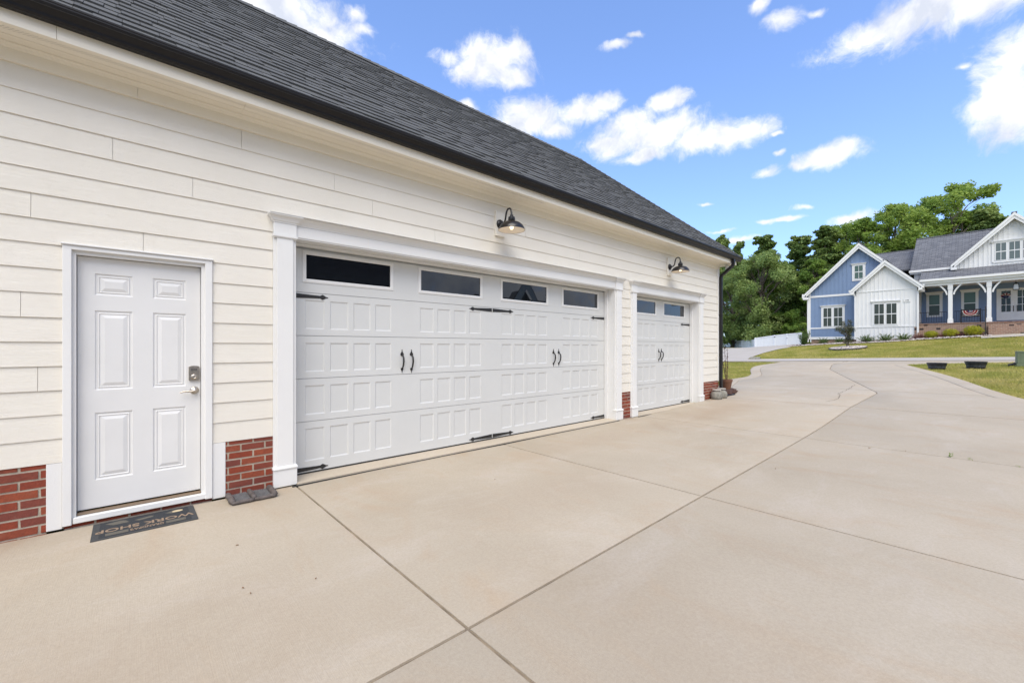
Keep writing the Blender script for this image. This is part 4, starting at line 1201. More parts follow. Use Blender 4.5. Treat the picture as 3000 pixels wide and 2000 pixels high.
hwindow(wp_, NB(650, 978, XPB), NB(850, 1262, XPB), [(NB(683, 1010, XPB), NB(815, 1245, XPB))], XPB, rail=NB(750, 1128, XPB).z, cap=(NB(635, 980, XPB), NB(868, 960, XPB)), mull=False, up='hpane_up')
mk('base_board', MB().box(XPB - .03, XPB - .001, yp0, NB(1056, 1300, XPB).y, pfz, pfz + .12), M['hwhite'], NH)
# brick porch body, coping and steps
sty = NB(962, 1400, XP).y
pb = mk('porch_base', MB().box(XP - .25, XPB + .3, yp0 - .001, yp1, 1.2, pfz - .07), M['fbrick'], NH)
# coping: a row of single bricks on edge
yq = yp0 - .01; cb = MB().box(0, .36, -.031, .031, 0, .07); first = None
while yq > -7.6:
    if first is None: first = mk('brick', MB().box(XP - .28, XP + .10, yq - .064, yq - .002, pfz - .069, pfz), M['hbrick'], pb, bevel=.003)
    else:
        o = first.copy(); COL.objects.link(o); o.location = (first.location.x, yq - .033, first.location.z); WLOC[o.name] = Vector(o.location)
    yq -= .067
stz0 = zf(XP - 1.6, sty - 1)
for k in range(4):
    h = (pfz - stz0)/4
    mk('step', MB().box(XP - .25 - .30*(k+1), XP - .25 - .30*k - .001, sty, yp1, 1.2, pfz - h*(k+1)), M['fbrick'], NH)
mb = MB()
for k in range(20):
    q = [(XP - 2.7, sty + .3 - k*.6), (XP - 1.4, sty + .3 - k*.6), (XP - 1.4, sty - .3 - k*.6), (XP - 2.7, sty - .3 - k*.6)]
    mb.quad(*[(x, y, zf(x, y) + .012) for x, y in q])
struct(mk('walk', mb, M['concrete2']))
# columns with brackets
def column(cx0, cx1, b0, b1):
    ya, yb = NB(cx0, 1000, XP).y, NB(cx1, 1000, XP).y; yc = (ya + yb)/2; r = abs(ya - yb)/2
    c = mk('column', MB().box(XP - r, XP + r, yc - r, yc + r, pfz, bmz0), M['hwhite'], NH, bevel=.004)
    mk('base', MB().box(XP - r - .03, XP + r + .03, yc - r - .03, yc + r + .03, pfz + .001, pfz + .28), M['hwhite'], c, bevel=.004)
    mk('cap', MB().box(XP - r - .02, XP + r + .02, yc - r - .02, yc + r + .02, bmz0 - .32, bmz0 - .001), M['hwhite'], c, bevel=.004)
    for s in (-1, 1):
        H = .66
        out = [(r + .021 + .34*(t**1.9), -H + H*t) for t in [i/8 for i in range(9)]]
        inn = [(r + .021 + .075 + .36*(t**1.7), -H - .0 + H*t) for t in [i/8 for i in range(9)]]
        A2 = [V(XP, yc + s*a, bmz0 + b) for a, b in out] + [V(XP, yc + s*a, bmz0 + b) for a, b in reversed(inn)]
        mb = MB(); prismX(mb, A2, XP - .06, XP + .06); mk('bracket', mb, M['hwhite'], c)
    return yc
yc1 = column(501, 552, 0, 0); yc2 = column(946, 998, 0, 0)
# front door with two leaves
dz0, dz1 = NB(1200, 1322, XPB).z, NB(1060, 968, XPB).z
dy0 = NB(1056, 1000, XPB).y; dyl = NB(1087, 1000, XPB).y; dym = NB(1272, 1000, XPB).y; lw = dym - dyl
fd = mk('front_door', MB().box(XPB - .06, XPB + .01, dy0, dyl + 2*lw - .25, dz0 - .02, dz1), M['hwhite'], NH, bevel=.004)
for k in range(2):
    y0, y1 = dyl + lw*k - .01, dyl + lw*(k+1) + .01
    lf = mk('door_leaf', MB().box(XPB - .075, XPB - .061, y0, y1, dz0, dz1 - .12), M['hwhite'], fd)
    g0 = (NB(1108, 990, XPB), NB(1223, 1228, XPB)); o = lw*k
    ya, yb = g0[0].y + o, g0[1].y + o; zt, zb = g0[0].z, g0[1].z
    for i in range(2):
        for j in range(3):
            a, b = ya + (yb-ya)*i/2, ya + (yb-ya)*(i+1)/2; c, d = zt + (zb-zt)*j/3, zt + (zb-zt)*(j+1)/3
            mk('pane', MB().box(XPB - .082, XPB - .0755, a - .015, b + .015, d + .015, c - .015), M['hpane_dark'] if j else M['hpane'], fd)
    mk('panel', MB().box(XPB - .081, XPB - .0757, ya, yb, dz0 + .15, zb - .2), M['hwhite'], fd, bevel=.003)
    hy = y1 + .07 if k == 0 else y0 - .07
    mk('door_handle', MB().tube([(XPB - .09, hy, zb + .02), (XPB - .13, hy, zb + .12), (XPB - .13, hy, zb + .3), (XPB - .09, hy, zb + .4)], .02), M['nickel_dark'], fd)
# railing
M['rail'] = plain('black_railing', (.012, .012, .014), .5)
def railing(name, ya, yb, lab):
    r = thing(name, lab, 'railing', (XP, (ya+yb)/2, pfz))
    zt = NB(300, 1232, XP).z
    mk('top_rail', MB().box(XP - .02, XP + .02, ya, yb, zt - .035, zt), M['rail'], r)
    mk('bottom_rail', MB().box(XP - .015, XP + .015, ya, yb, pfz + .07, pfz + .10), M['rail'], r)
    n = max(4, int(abs(yb-ya)/.115)); src = None
    for i in range(n + 1):
        y = ya + (yb-ya)*(i + .0)/n
        if src is None: src = mk('baluster', MB().box(XP - .008, XP + .008, y - .008, y + .008, pfz + .101, zt - .036), M['rail'], r)
        else:
            o = src.copy(); COL.objects.link(o); o.location.y = y; WLOC[o.name] = Vector(o.location)
    for y in (ya, yb): mk('foot', MB().box(XP - .012, XP + .012, y - .012, y + .012, pfz - .0, pfz + .069), M['rail'], r)
railing('porch_railing', yp0 - .06, yc1 + .17, 'black porch railing between white gable wing and first white column')
railing('porch_railing', yc1 - .17, yc2 + .17, 'black porch railing between two white columns in front of the bench')
# stair handrail
hr = thing('stair_handrail', 'black iron handrail beside the brick porch steps', 'handrail', (XP - 1.3, sty + .06, stz0))
yh = sty + .12
z0h = zf(XP - 1.5, yh); mb = MB()
mk('post', MB().tube([(XP - 1.5, yh, z0h - .05), (XP - 1.5, yh, z0h + .98)], .022), M['rail'], hr)
mk('post', MB().tube([(XP - .35, yh, pfz - .5), (XP - .35, yh, pfz + .98)], .022), M['rail'], hr)
mk('rail', MB().tube([(XP - 1.75, yh, z0h + .80), (XP - 1.68, yh, z0h + .98), (XP - 1.5, yh, z0h + .99), (XP - .35, yh, pfz + .97), (XP - .2, yh, pfz + .97)], .025), M['rail'], hr)
mk('lower_rail', MB().tube([(XP - 1.5, yh, z0h + .25), (XP - .35, yh, pfz + .25)], .016), M['rail'], hr)
# bench, bunting, wreath, lantern
bx, by0, by1 = XP + .75, NB(640, 1300, XP + .7).y, NB(880, 1300, XP + .7).y
bn = thing('porch_bench', 'dark wooden bench on the porch behind the bunting', 'bench', (bx, (by0+by1)/2, pfz))
M['benchw'] = plain('black_bench_wood', (.018, .015, .014), .5)
M['cushion'] = plain('grey_white_cushion', (.45, .44, .41), .9)
for k in range(3): mk('seat_slat', MB().box(bx - .05 + k*.15, bx + .07 + k*.15, by0, by1, pfz + .42, pfz + .45), M['benchw'], bn)
for k in range(3): mk('back_slat', MB().box(bx + .43, bx + .46, by0, by1, pfz + .52 + k*.15, pfz + .64 + k*.15), M['benchw'], bn)
for y in (by0 - .03, by1 + .03):
    for x in (bx - .03, bx + .45):
        mk('leg', MB().box(x - .03, x + .03, y - .03, y + .03, pfz + .0, pfz + (.62 if x < bx + .2 else .98)), M['benchw'], bn)
    mk('arm', MB().box(bx - .06, bx + .48, y - .04, y + .04, pfz + .62, pfz + .66), M['benchw'], bn)
for k, y in enumerate((by0 - .3, by1 + .3)):
    mb = MB(); mb.lathe([(.0, 0), (.2, .01), (.25, .05), (.22, .10), (.0, .12)], (bx + .17, y, pfz + .451), 14)
    tag(mk('seat_cushion', mb, M['cushion'], smooth='all'), ['pale round cushion on the left end of the porch bench', 'pale round cushion on the right end of the porch bench'][k], 'cushion', 'cushions on the porch bench')
# bunting: pleated half fan hung from the rail
rz1 = NB(755, 1213, XP).z; byc = NB(755, 1240, XP).y; br = abs(NB(665, 1240, XP).y - NB(845, 1240, XP).y)/2
bun = thing('bunting', 'red white and blue half round fan bunting hung on the porch railing', 'bunting', (XP - .04, byc, rz1 - br))
M['b_blue'] = plain('bunting_blue', (.015, .025, .12), .9); M['b_red'] = plain('bunting_red', (.26, .022, .022), .9); M['b_white'] = plain('bunting_white', (.72, .68, .64), .9)
rings = [(0, .40, 'b_blue', 'blue_field'), (.40, .58, 'b_red', 'red_band'), (.58, .66, 'b_white', 'white_band'), (.66, .92, 'b_red', 'red_band'), (.92, 1.0, 'b_white', 'white_band')]
for a, b, m_, nm in rings:
    mb = MB(); n = 48
    for i in range(n):
        t0, t1 = pi*i/n, pi*(i+1)/n
        def P_(r, t, i): return (XP - .05 - (.03 if i % 2 else .0)*r, byc + br*r*cos(t), rz1 - br*r*sin(t)*.98)
        mb.quad(P_(a, t0, i), P_(b, t0, i), P_(b, t1, i+1), P_(a, t1, i+1))
    mb2 = MB(); k = len(mb.v); mb2.v = mb.v + [(x + .006, y, z) for x, y, z in mb.v]; mb2.f = mb.f + [tuple(k + i for i in reversed(f)) for f in mb.f]; mb2.m = [0]*len(mb2.f)
    mk(nm, mb2, M[m_], bun, fix=False)
mb = MB(); rr = random.Random(2)
for i in range(26):
    t, q = rr.uniform(.1, pi - .1), rr.uniform(.05, .36)
    c = (XP - .085, byc + br*q*cos(t), rz1 - br*q*sin(t)); s = .016
    mb.add([(c[0], c[1] + s*(1 if k % 2 == 0 else .45)*cos(pi/2 + k*pi/5), c[2] + s*(1 if k % 2 == 0 else .45)*sin(pi/2 + k*pi/5)) for k in range(10)], [tuple(range(10))])
mk('stars', mb, M['b_white'], bun, fix=False)
# wreath on the left door leaf
wc = NB(1163, 1045, XPB - .1); wr_ = abs(NB(1108, 1045, XPB).y - NB(1222, 1045, XPB).y)/2
wre = thing('door_wreath', 'red white and blue bow wreath on the left front door leaf', 'wreath', (XPB - .1, wc.y, wc.z))
for k in range(14):
    t = 2*pi*k/14; m_ = 'b_blue' if sin(t) < -.3 else ('b_white' if k % 2 else 'b_red')
    r0, r1 = .05, wr_*(.85 if sin(t) < 0 else 1.0); mb = MB(); d = .10
    p = lambda r, a, h: (XPB - .1 - h, wc.y + r*cos(a), wc.z + r*sin(a)*.8)
    mb.loft([[p(r0, t, 0), p(r0, t, .02), p(r0, t+.1, .02), p(r0, t+.1, 0)], [p(r1*.7, t-.25, 0), p(r1*.7, t-.05, .1), p(r1*.7, t+.3, .1), p(r1*.7, t+.35, 0)], [p(r1, t-.2, 0), p(r1, t-.1, .06), p(r1, t+.25, .06), p(r1, t+.25, 0)]])
    mk('ribbon_loop', mb, M[m_], wre)
mk('hanger', MB().box(XPB - .095, XPB - .083, wc.y - .02, wc.y + .02, wc.z, dz1 - .13), M['nickel_dark'], wre)
M['lantern_glass'] = plain('seeded_lantern_glass', (.55, .55, .52), .2)
def lantern(name, c, h, r, lab, hang=True):
    L = thing(name, lab, 'lantern', (c[0], c[1], c[2] - h/2)); z0, z1 = c[2] - h/2, c[2] + h/2
    def sq(a, z): return [(c[0]-a, c[1]-a, z), (c[0]+a, c[1]-a, z), (c[0]+a, c[1]+a, z), (c[0]-a, c[1]+a, z)]
    mk('base', MB().hull(sq(r, z0), sq(r, z0 + .03)), M['rail'], L)
    mk('glass', MB().hull(sq(r*.9, z0 + .031), sq(r*.62, z1 - .13)), M['lantern_glass'], L)
    for sx, sy in ((-1,-1), (1,-1), (1,1), (-1,1)):
        mk('frame_bar', MB().tube([(c[0]+sx*r*.96, c[1]+sy*r*.96, z0+.03), (c[0]+sx*r*.68, c[1]+sy*r*.68, z1-.12)], r*.09, 6), M['rail'], L)
    mb = MB(); mb.hull(sq(r*.74, z1 - .129), sq(r*.74, z1 - .10)); mb.hull(sq(r*.6, z1 - .0995), sq(r*.3, z1 - .0)); mk('cap', mb, M['rail'], L)
    return L
lc = NB(1280, 930, XP + .5); lh = abs(NB(1280, 885, XP + .5).z - NB(1280, 973, XP + .5).z); lrad = abs(NB(1242, 930, XP + .5).y - NB(1318, 930, XP + .5).y)/2
LN = lantern('porch_lantern', (XP + .5, lc.y, lc.z), lh, lrad, 'black porch lantern hanging over the front doors')
mk('chain', MB().tube([(XP + .5, lc.y, lc.z + lh/2), (XP + .5, lc.y, bmz0 + .121)], .012), M['rail'], LN)

# ------------------------------------------------------------------ barn lamps over the garage doors
M['bulb'], _nt, _b = new_mat('lit_bulb'); NT(_nt).set(_b, Base_Color=(1., .9, .7), Emission_Color=(1., .78, .48), Emission_Strength=2.2)
def barn_lamp(blk, can, shade_c, shade_r, lab):
    bx0, bx1 = gX(blk[0], -.03), gX(blk[1], -.03); zt, zb = onY(blk[0], blk[2], -.03).z, onY(blk[0], blk[3], -.03).z
    cp = onY(can[0], can[1], -.055)
    L = thing('barn_lamp', lab, 'wall lamp', (cp.x, -.02, cp.z), 'gooseneck barn lamps on the garage wall')
    mk('mounting_block', MB().box(bx0, bx1, -.048, -.012, zb, zt), M['siding'], L, bevel=.004)
    mb = MB(); ylathe(mb, [(.066, .0), (.066, .008), (.055, .022), (.03, .03), (.024, .05), (.02, .052)], (cp.x, -.049, cp.z), 24)
    mk('wall_plate', mb, M['lamp_black'], L, smooth=True)
    out = .34
    # gooseneck in a plane square to the wall
    P = [(0, 0), (.03, .0), (.055, .018), (.072, .055), (.082, .11), (.098, .155), (.128, .18), (.16, .178), (.186, .155), (.198, .11), (.20, .07)]
    mb = MB(); mb.tube([(cp.x, -.095 - a, cp.z + b) for a, b in P], .0125, 10); mk('gooseneck', mb, M['lamp_black'], L, smooth=True)
    cy, cz = -.095 - .20, cp.z + .065
    R = shade_r
    prof = [(.024, .012), (.024, -.012), (.045, -.018), (.05, -.055), (.042, -.075), (R*.33, -.085), (R*.6, -.098), (R*.64, -.106), (R*.66, -.104), (R*.84, -.132), (R*.95, -.168), (R, -.195), (R*1.0, -.20)]
    mb = MB(); mb.lathe(prof, (cp.x, cy, cz), 40); mk('shade', mb, M['lamp_black'], L, smooth=True)
    ins = [(R*.985, -.1985), (R*.935, -.168), (R*.82, -.136), (R*.6, -.110), (R*.3, -.095), (.0, -.09)]
    mb = MB(); mb.lathe(ins, (cp.x, cy, cz), 40); mk('shade_lining', mb, M['lamp_white'], L, smooth='all', fix=False)
    mb = MB(); mb.lathe([(0, -.19), (.015, -.186), (.024, -.17), (.025, -.158), (.018, -.135), (.012, -.115), (.012, -.1)], (cp.x, cy, cz), 16); mk('bulb', mb, M['bulb'], L, smooth='all')
    return L
barn_lamp((1451, 1478, 617, 690), (1466, 657), None, .187, 'black gooseneck barn lamp over the wide double garage door')
barn_lamp((1955.5, 1967, 755, 806), (1962.5, 782), None, .187, 'black gooseneck barn lamp over the small garage door')
# twin flood light under the far eave corner
fl = thing('flood_light', 'small white twin flood light under the eave by the downspout', 'flood light', (XEDGE + .12, -.16, SZ))
mb = MB(); mb.lathe([(.0, 0), (.055, -.002), (.055, -.02), (.0, -.024)], (XEDGE + .12, -.16, SZ), 16); mk('base', mb, M['trim'], fl, smooth=True)
for s in (-1, 1):
    c = Vector((XEDGE + .12, -.16, SZ - .03)); d = Vector((s*.55, -.35, -.6)).normalized()
    mk('lamp_head', MB().tube([c, c + d*.03, c + d*.06, c + d*.12, c + d*.13], [.018, .022, .035, .05, .046], 14), M['trim'], fl, smooth=True)

# ------------------------------------------------------------------ door mat, boot tray
MX0, MX1, MY0, MY1 = -.207, .413, -.455, -.065
zg = -.03
mat = thing('door_mat', 'dark grey rubber door mat lettered WORK SHOP before the white man door', 'door mat', ((MX0+MX1)/2, (MY0+MY1)/2, zg))
M['mat'] = plain('dark_rubber_mat', (.026, .029, .034), .85, bump=.8, bscale=300., var=.2, vscale=60.)
M['mat2'] = plain('grey_mat_border', (.05, .052, .054), .85, bump=.6, bscale=260., var=.2, vscale=60.)
M['mat3'] = plain('tan_mat_print', (.28, .20, .135), .85, var=.12, vscale=50.)
M['mat4'] = plain('taupe_mat_print', (.115, .105, .085), .85, var=.12, vscale=50.)
M['mat5'] = plain('cream_mat_print', (.55, .45, .28), .8)
mk('rubber_base', MB().box(MX0, MX1, MY0, MY1, zg + .001, zg + .007), M['mat2'], mat, bevel=.002)
mk('field', MB().box(MX0 + .04, MX1 - .04, MY0 + .03, MY1 - .01, zg + .0072, zg + .0085), M['mat'], mat)
z0 = zg + .0088
def flat(name, x0, x1, y0, y1, m_, zz=z0): return mk(name, MB().box(x0, x1, y0, y1, zz, zz + .0008), M[m_], mat)
flat('print_band', MX0 + .075, -.005, MY0 + .045, MY0 + .10, 'mat4'); flat('print_band', .215, MX1 - .075, MY0 + .045, MY0 + .10, 'mat4')
def rotm(x, y, z, sx=1., sy=1.): return Matrix(((-sx, 0, 0, x), (0, -sy, 0, y), (0, 0, 1, z), (0, 0, 0, 1)))
cxm = (MX0 + MX1)/2
text_obj("GRANDPA'S", 'lettering', .06, M['mat3'], mat, rotm(cxm, MY0 + .075, z0 + .0005, .62), .0006)
text_obj('WORK SHOP', 'lettering', .098, M['mat3'], mat, rotm(cxm, MY0 + .165, z0 + .0005, 1.0), .0008)
def leafshape(cx, cy, rx, ry, m_, zz, nm):
    P = [(cx + rx*cos(2*pi*i/20), cy + ry*sin(2*pi*i/20), zz) for i in range(20)]
    return mk(nm, MB().poly_prism(P, (0, 0, .0008)), M[m_], mat)
P = [(.28 + .0, MY1 - .085), (.33, MY1 - .055), (.37, MY1 - .05), (.385, MY1 - .085), (.33, MY1 - .12)]
mk('saw_print', MB().poly_prism([(x - .06, y, z0) for x, y in P], (0, 0, .0007)), M['mat4'], mat)
leafshape(.30, MY1 - .085, .036, .024, 'mat5', z0 + .001, 'oval_emblem')
P = [(-.14, MY1 - .06), (-.05, MY1 - .035), (-.02, MY1 - .06), (.0, MY1 - .115), (-.09, MY1 - .12)]
mk('hammer_print', MB().poly_prism([(x, y, z0) for x, y in P], (0, 0, .0007)), M['mat4'], mat)
P = [(.03, MY1 - .10), (.13, MY1 - .07), (.15, MY1 - .085), (.14, MY1 - .11), (.06, MY1 - .13)]
mk('wrench_print', MB().poly_prism([(x, y, z0) for x, y in P], (0, 0, .0007)), M['mat4'], mat)

TX0, TX1, TY0, TY1 = .655, 1.02, -.305, -.03
M['tray'] = plain('brown_grey_cast_iron', (.11, .092, .085), .75, bump=.9, bscale=190., var=.35, vscale=26.)
M['tray2'] = plain('grey_bristle', (.15, .145, .145), .85, bump=.8, bscale=240., var=.3, vscale=40.)
tr_ = thing('boot_scraper', 'brown cast iron boot scraper tray lying against the brick base', 'boot scraper', ((TX0+TX1)/2, -.17, zg))
def log(a, b, r, nm, m_='tray', n=10):
    a, b = Vector(a), Vector(b); pts = []; rad = []
    for k in range(9):
        t = k/8; pts.append(a + (b-a)*t + Vector((rg.uniform(-.002, .002), 0, rg.uniform(-.002, .002)))); rad.append(r*(rg.uniform(.9, 1.1)) * (.7 if k in (0, 8) else 1))
    return mk(nm, MB().tube(pts, rad, n), M[m_], tr_, smooth='all')
mk('tray_plate', MB().box(TX0 + .01, TX1 - .01, TY0 + .012, TY1 - .01, zg + .001, zg + .012), M['tray2'], tr_)
log((TX0 + .018, TY1, zg + .028), (TX0 + .018, TY0 + .005, zg + .026), .026, 'side_bar')
log((TX1 - .018, TY1, zg + .028), (TX1 - .018, TY0 + .005, zg + .026), .026, 'side_bar')
log(((TX0+TX1)/2, TY1, zg + .03), ((TX0+TX1)/2, TY0 + .02, zg + .03), .022, 'middle_bar')
log((TX0 + .01, TY0 + .012, zg + .016), ((TX0+TX1)/2 - .004, TY0 + .012, zg + .016), .016, 'front_bar')
log(((TX0+TX1)/2 + .004, TY0 + .012, zg + .016), (TX1 - .01, TY0 + .012, zg + .016), .016, 'front_bar')
for s in range(2):
    xa = TX0 + .045 if s == 0 else (TX0+TX1)/2 + .024; xb = (TX0+TX1)/2 - .024 if s == 0 else TX1 - .045
    for k in range(9):
        y = TY0 + .035 + k*.027
        pts = [(xa + (xb-xa)*j/16, y + (.02 if s == 0 else -.02)*(j/16 - .5) + .004*(j % 2), zg + .018 + .006*(j % 2)) for j in range(17)]
        mk('bristle_row', MB().tube(pts, .0055, 5), M['tray2'], tr_)

# ------------------------------------------------------------------ corner: stone jars, pot, mulch
M['cstone'] = plain('grey_cast_stone', (.225, .215, .185), .9, bump=1., bscale=45., var=.3, vscale=18.)
M['cstone2'] = plain('pale_stone_cap', (.40, .375, .34), .85, bump=.5, bscale=80., var=.15)
def stone_jar(x, y, R, lab):
    z = zf(x, y); j = thing('stone_jar', lab, 'stone jar', (x, y, z), 'cast stone jars by the downspout')
    prof = [(R*.86, 0), (R*1.0, .02), (R*1.02, .06), (R*1.03, .10), (R*.92, .15), (R*.74, .185), (R*.52, .20), (R*.5, .215)]
    loops = []; n = 26; rr_ = random.Random(int(x*100))
    mb = MB()
    for i, (r, h) in enumerate(prof):
        loops.append([(x + (r*(1 + (.035*rr_.uniform(-1, 1) if 1 <= i <= 3 else .01)))*cos(2*pi*k/n), y + (r*(1 + (.035*rr_.uniform(-1, 1) if 1 <= i <= 3 else .01)))*sin(2*pi*k/n), z + h) for k in range(n)])
    mb.loft(loops); mk('body', mb, M['cstone'], j, smooth='all')
    mb = MB(); mb.lathe([(0, .205), (R*.52, .208), (R*.74, .216), (R*.78, .23), (R*.74, .243), (R*.4, .247), (0, .247)], (x, y, z), 24); mk('cap', mb, M['cstone2'], j, smooth=True)
p = tp(2105, 1170); stone_jar(11.02, -.16, .138, 'nearer grey cast stone jar with flat cap at the garage corner')
stone_jar(11.33, -.155, .138, 'grey cast stone jar with flat cap behind the nearer jar')
mk('downspout_elbow', MB().rtube([(dn, -.066, .105), (dn + .02, -.07, .06), (dn + .12, -.10, .05), (dn + .45, -.14, .05), (dn + .62, -.15, .06)], (0, 1, 0), .09, .07), M['black_metal'], G)
M['mulch'] = plain('brown_mulch', (.075, .035, .022), .95, bump=1., bscale=50., var=.5, vscale=30.)
mb = MB(); mp = [(11.56, .03), (11.7, .0), (12.2, .10), (12.9, .35), (13.25, .7), (13.0, 1.1), (12.2, 1.0), (11.56, 1.3)]
mp = [tp(*q) for q in [(2126, 1158), (2142, 1157), (2156, 1152), (2161, 1148), (2157, 1143), (2147, 1139), (2128, 1136)]]
mp = [(q.x, q.y) for q in mp] + [(11.56, 1.2), (11.56, .02)]
cxm_, cym_ = sum(q[0] for q in mp)/len(mp), sum(q[1] for q in mp)/len(mp)
loops = []
for s, h in ((1., .006), (.85, .03), (.5, .045), (.05, .05)): loops.append([(cxm_ + (x-cxm_)*s, cym_ + (y-cym_)*s, zf(x, y) + h) for x, y in mp])
bed = struct(mk('mulch_bed', mb.loft(loops), M['mulch'], smooth='all'))
mb = MB(); rr_ = random.Random(9)
for i in range(420):
    a, b = rr_.choice(range(len(mp))), sqrt(rr_.random())*.97
    q, w_ = mp[a], mp[(a+1) % len(mp)]; t = rr_.random(); x = cxm_ + (q[0] + (w_[0]-q[0])*t - cxm_)*b; y = cym_ + (q[1] + (w_[1]-q[1])*t - cym_)*b
    z = zf(x, y) + .02 + .03*(1-b); th, L_, wd = rr_.uniform(0, pi), rr_.uniform(.02, .05), rr_.uniform(.005, .011); dx_, dy_ = cos(th)*L_, sin(th)*L_; ex, ey = -sin(th)*wd, cos(th)*wd; t1 = rr_.uniform(-.012, .012)
    mb.hull([(x-dx_-ex, y-dy_-ey, z-t1), (x+dx_-ex, y+dy_-ey, z+t1), (x+dx_+ex, y+dy_+ey, z+t1), (x-dx_+ex, y-dy_+ey, z-t1)], [(x-dx_-ex, y-dy_-ey, z-t1+.008), (x+dx_-ex, y+dy_-ey, z+t1+.008), (x+dx_+ex, y+dy_+ey, z+t1+.008), (x-dx_+ex, y-dy_+ey, z-t1+.008)])
M['chip'] = brick_mat('mulch_chips', [(.06, .026, .016), (.11, .055, .034), (.09, .04, .025), (.17, .10, .07)], .1)
stuff(mk('mulch_chips', mb, M['chip'], bed))
M['clay'] = plain('brown_clay_pot', (.17, .075, .04), .6, var=.15, vscale=10.)
pc = tp(2129.5, 1144.5); pcx, pcy, pcz = pc.x, pc.y, zf(pc.x, pc.y) + .02
pot = thing('potted_plant', 'dry stalky plant in a brown clay pot behind the downspout', 'potted plant', (pcx, pcy, pcz))
mb = MB(); mb.lathe([(.0, 0), (.095, 0), (.135, .24), (.15, .245), (.155, .31), (.135, .315), (.13, .27), (.0, .27)], (pcx, pcy, pcz), 24); mk('pot', mb, M['clay'], pot, smooth=True)
M['stalk'] = plain('dry_red_stalk', (.10, .045, .03), .8, var=.4, vscale=20.)
rr_ = random.Random(4)
for k, (ox, lean, hh) in enumerate([(-.03, -.10, 1.02), (.03, .0, .98), (-.06, -.22, .8)]):
    base = Vector((pcx + ox*.8, pcy, pcz + .27)); tip = base + Vector((lean*.7*.743, -lean*.7*.669, hh)); mb = MB()
    mb.tube([base, base.lerp(tip, .5) + Vector((.015, 0, 0)), tip], [.009, .007, .004], 6)
    for i in range(46):
        t = rr_.uniform(.12, 1); q = base.lerp(tip, t); a = rr_.uniform(0, 2*pi); l = rr_.uniform(.03, .06)
        e = q + Vector((cos(a)*l, sin(a)*l, rr_.uniform(-.01, .04))); s = Vector((-sin(a), cos(a), .3))*.014
        mb.add([q, q.lerp(e, .5) + s, e, q.lerp(e, .5) - s], [(0, 1, 2, 3)])
    mk('stalk', mb, M['stalk'], pot, fix=False)
hk = thing('plant_hook', 'thin black curled plant hook beside the dry potted plant', 'plant hook', (pcx - .1, pcy + .05, pcz))
hb = Vector((pcx - .12, pcy + .1, pcz)); mb = MB()
pts = [hb, hb + Vector((0, 0, 1.25))] + [hb + Vector((.743, -.669, 0))*(.06 - .06*cos(a)) + Vector((0, 0, 1.25 + .07*sin(a))) for a in [pi*i/8 for i in range(1, 11)]]
mk('rod', mb.tube(pts, .006, 6), M['rail'], hk)

# ------------------------------------------------------------------ barrel planters, utility box, street lamp
M['barrel'] = plain('blue_black_barrel', (.058, .064, .078), .55, bump=.5, bscale=40., var=.45, vscale=14.)
M['hoop'] = plain('black_hoop', (.008, .008, .010), .4)
M['soil'] = plain('dry_soil', (.11, .08, .055), .95, bump=1., bscale=60., var=.3)
def planter(px, py, wpx, lab):
    b = tp(px, py); dep = b.x*CT + (b.y + CD)*ST; R = wpx/2*dep/FPX; H = R*2*.44
    t = thing('barrel_planter', lab, 'planter', tuple(b), 'half barrel planters on the grass')
    zo = b.z - .015; n = 22
    for k in range(n):      # staves
        a0, a1 = 2*pi*k/n + .012, 2*pi*(k+1)/n - .012; mb = MB(); L = []
        for z, r in ((0, R*.80), (H*.5, R*.91), (H, R)):
            L.append([(b.x + rr2*cos(a), b.y + rr2*sin(a), zo + z) for rr2, a in ((r, a0), (r, a1), (r - .025, a1), (r - .025, a0))])
        mk('stave', mb.loft(L), M['barrel'], t)
    for z, r in ((H*.12, R*.83), (H*.62, R*.935), (H*.88, R*.985)):
        mb = MB(); mb.lathe([(r + .002, z - .02), (r + .008, z - .02), (r + .012, z + .025), (r + .004, z + .025), (r + .002, z - .02)], (b.x, b.y, zo), 28); mk('hoop', mb, M['hoop'], t, smooth=True)
    mb = MB(); mb.lathe([(R - .03, H*.84), (R*.5, H*.88), (0, H*.9)], (b.x, b.y, zo), 22); mk('soil', mb, M['soil'], t, smooth='all')
planter(2744.5, 1080, 43, 'black half barrel planter nearer the driveway corner')
planter(2859, 1077.5, 46, 'black half barrel planter next to the green utility box')
M['ugreen'] = plain('utility_green', (.14, .175, .105), .5, var=.08, vscale=4.)
ub = tp(2979.5, 1071.5); s_ = (ub.x*CT + (ub.y+CD)*ST)/FPX
UH, UW = 43*s_, 60*s_
ut = thing('utility_box', 'green metal utility pedestal box standing on the lawn', 'utility box', (ub.x, ub.y - UW/2, ub.z))
rv = Vector((.05, -.9987, 0)); fv = Vector((.9987, .05, 0)); u0 = Vector((ub.x, ub.y, ub.z))
def ubox(nm, a0, a1, d0, d1, z0, z1, bev=0.):
    P = [u0 + rv*a + fv*d for a, d in ((a0, d0), (a1, d0), (a1, d1), (a0, d1))]
    return mk(nm, MB().hull([(q.x, q.y, u0.z + z0) for q in P], [(q.x, q.y, u0.z + z1) for q in P]), M['ugreen'], ut, bevel=bev)
ubox('plinth', -.02, UW + .02, -.02, .6, -.02, UH*.14, .01); ubox('cabinet', 0, UW, 0, .56, UH*.141, UH*.92, .015); ubox('lid', -.015, UW + .015, -.02, .58, UH*.921, UH, .02)
P = [u0 + rv*a + fv*(-.002) + Vector((0, 0, z)) for a, z in ((UW*.28, UH*.86), (UW*.72, UH*.86), (UW*.5, UH*.68))]
mk('warning_sign', MB().poly_prism([tuple(q) for q in P], tuple(fv*-.004)), plain('dark_green_sticker', (.05, .08, .05), .6), ut)
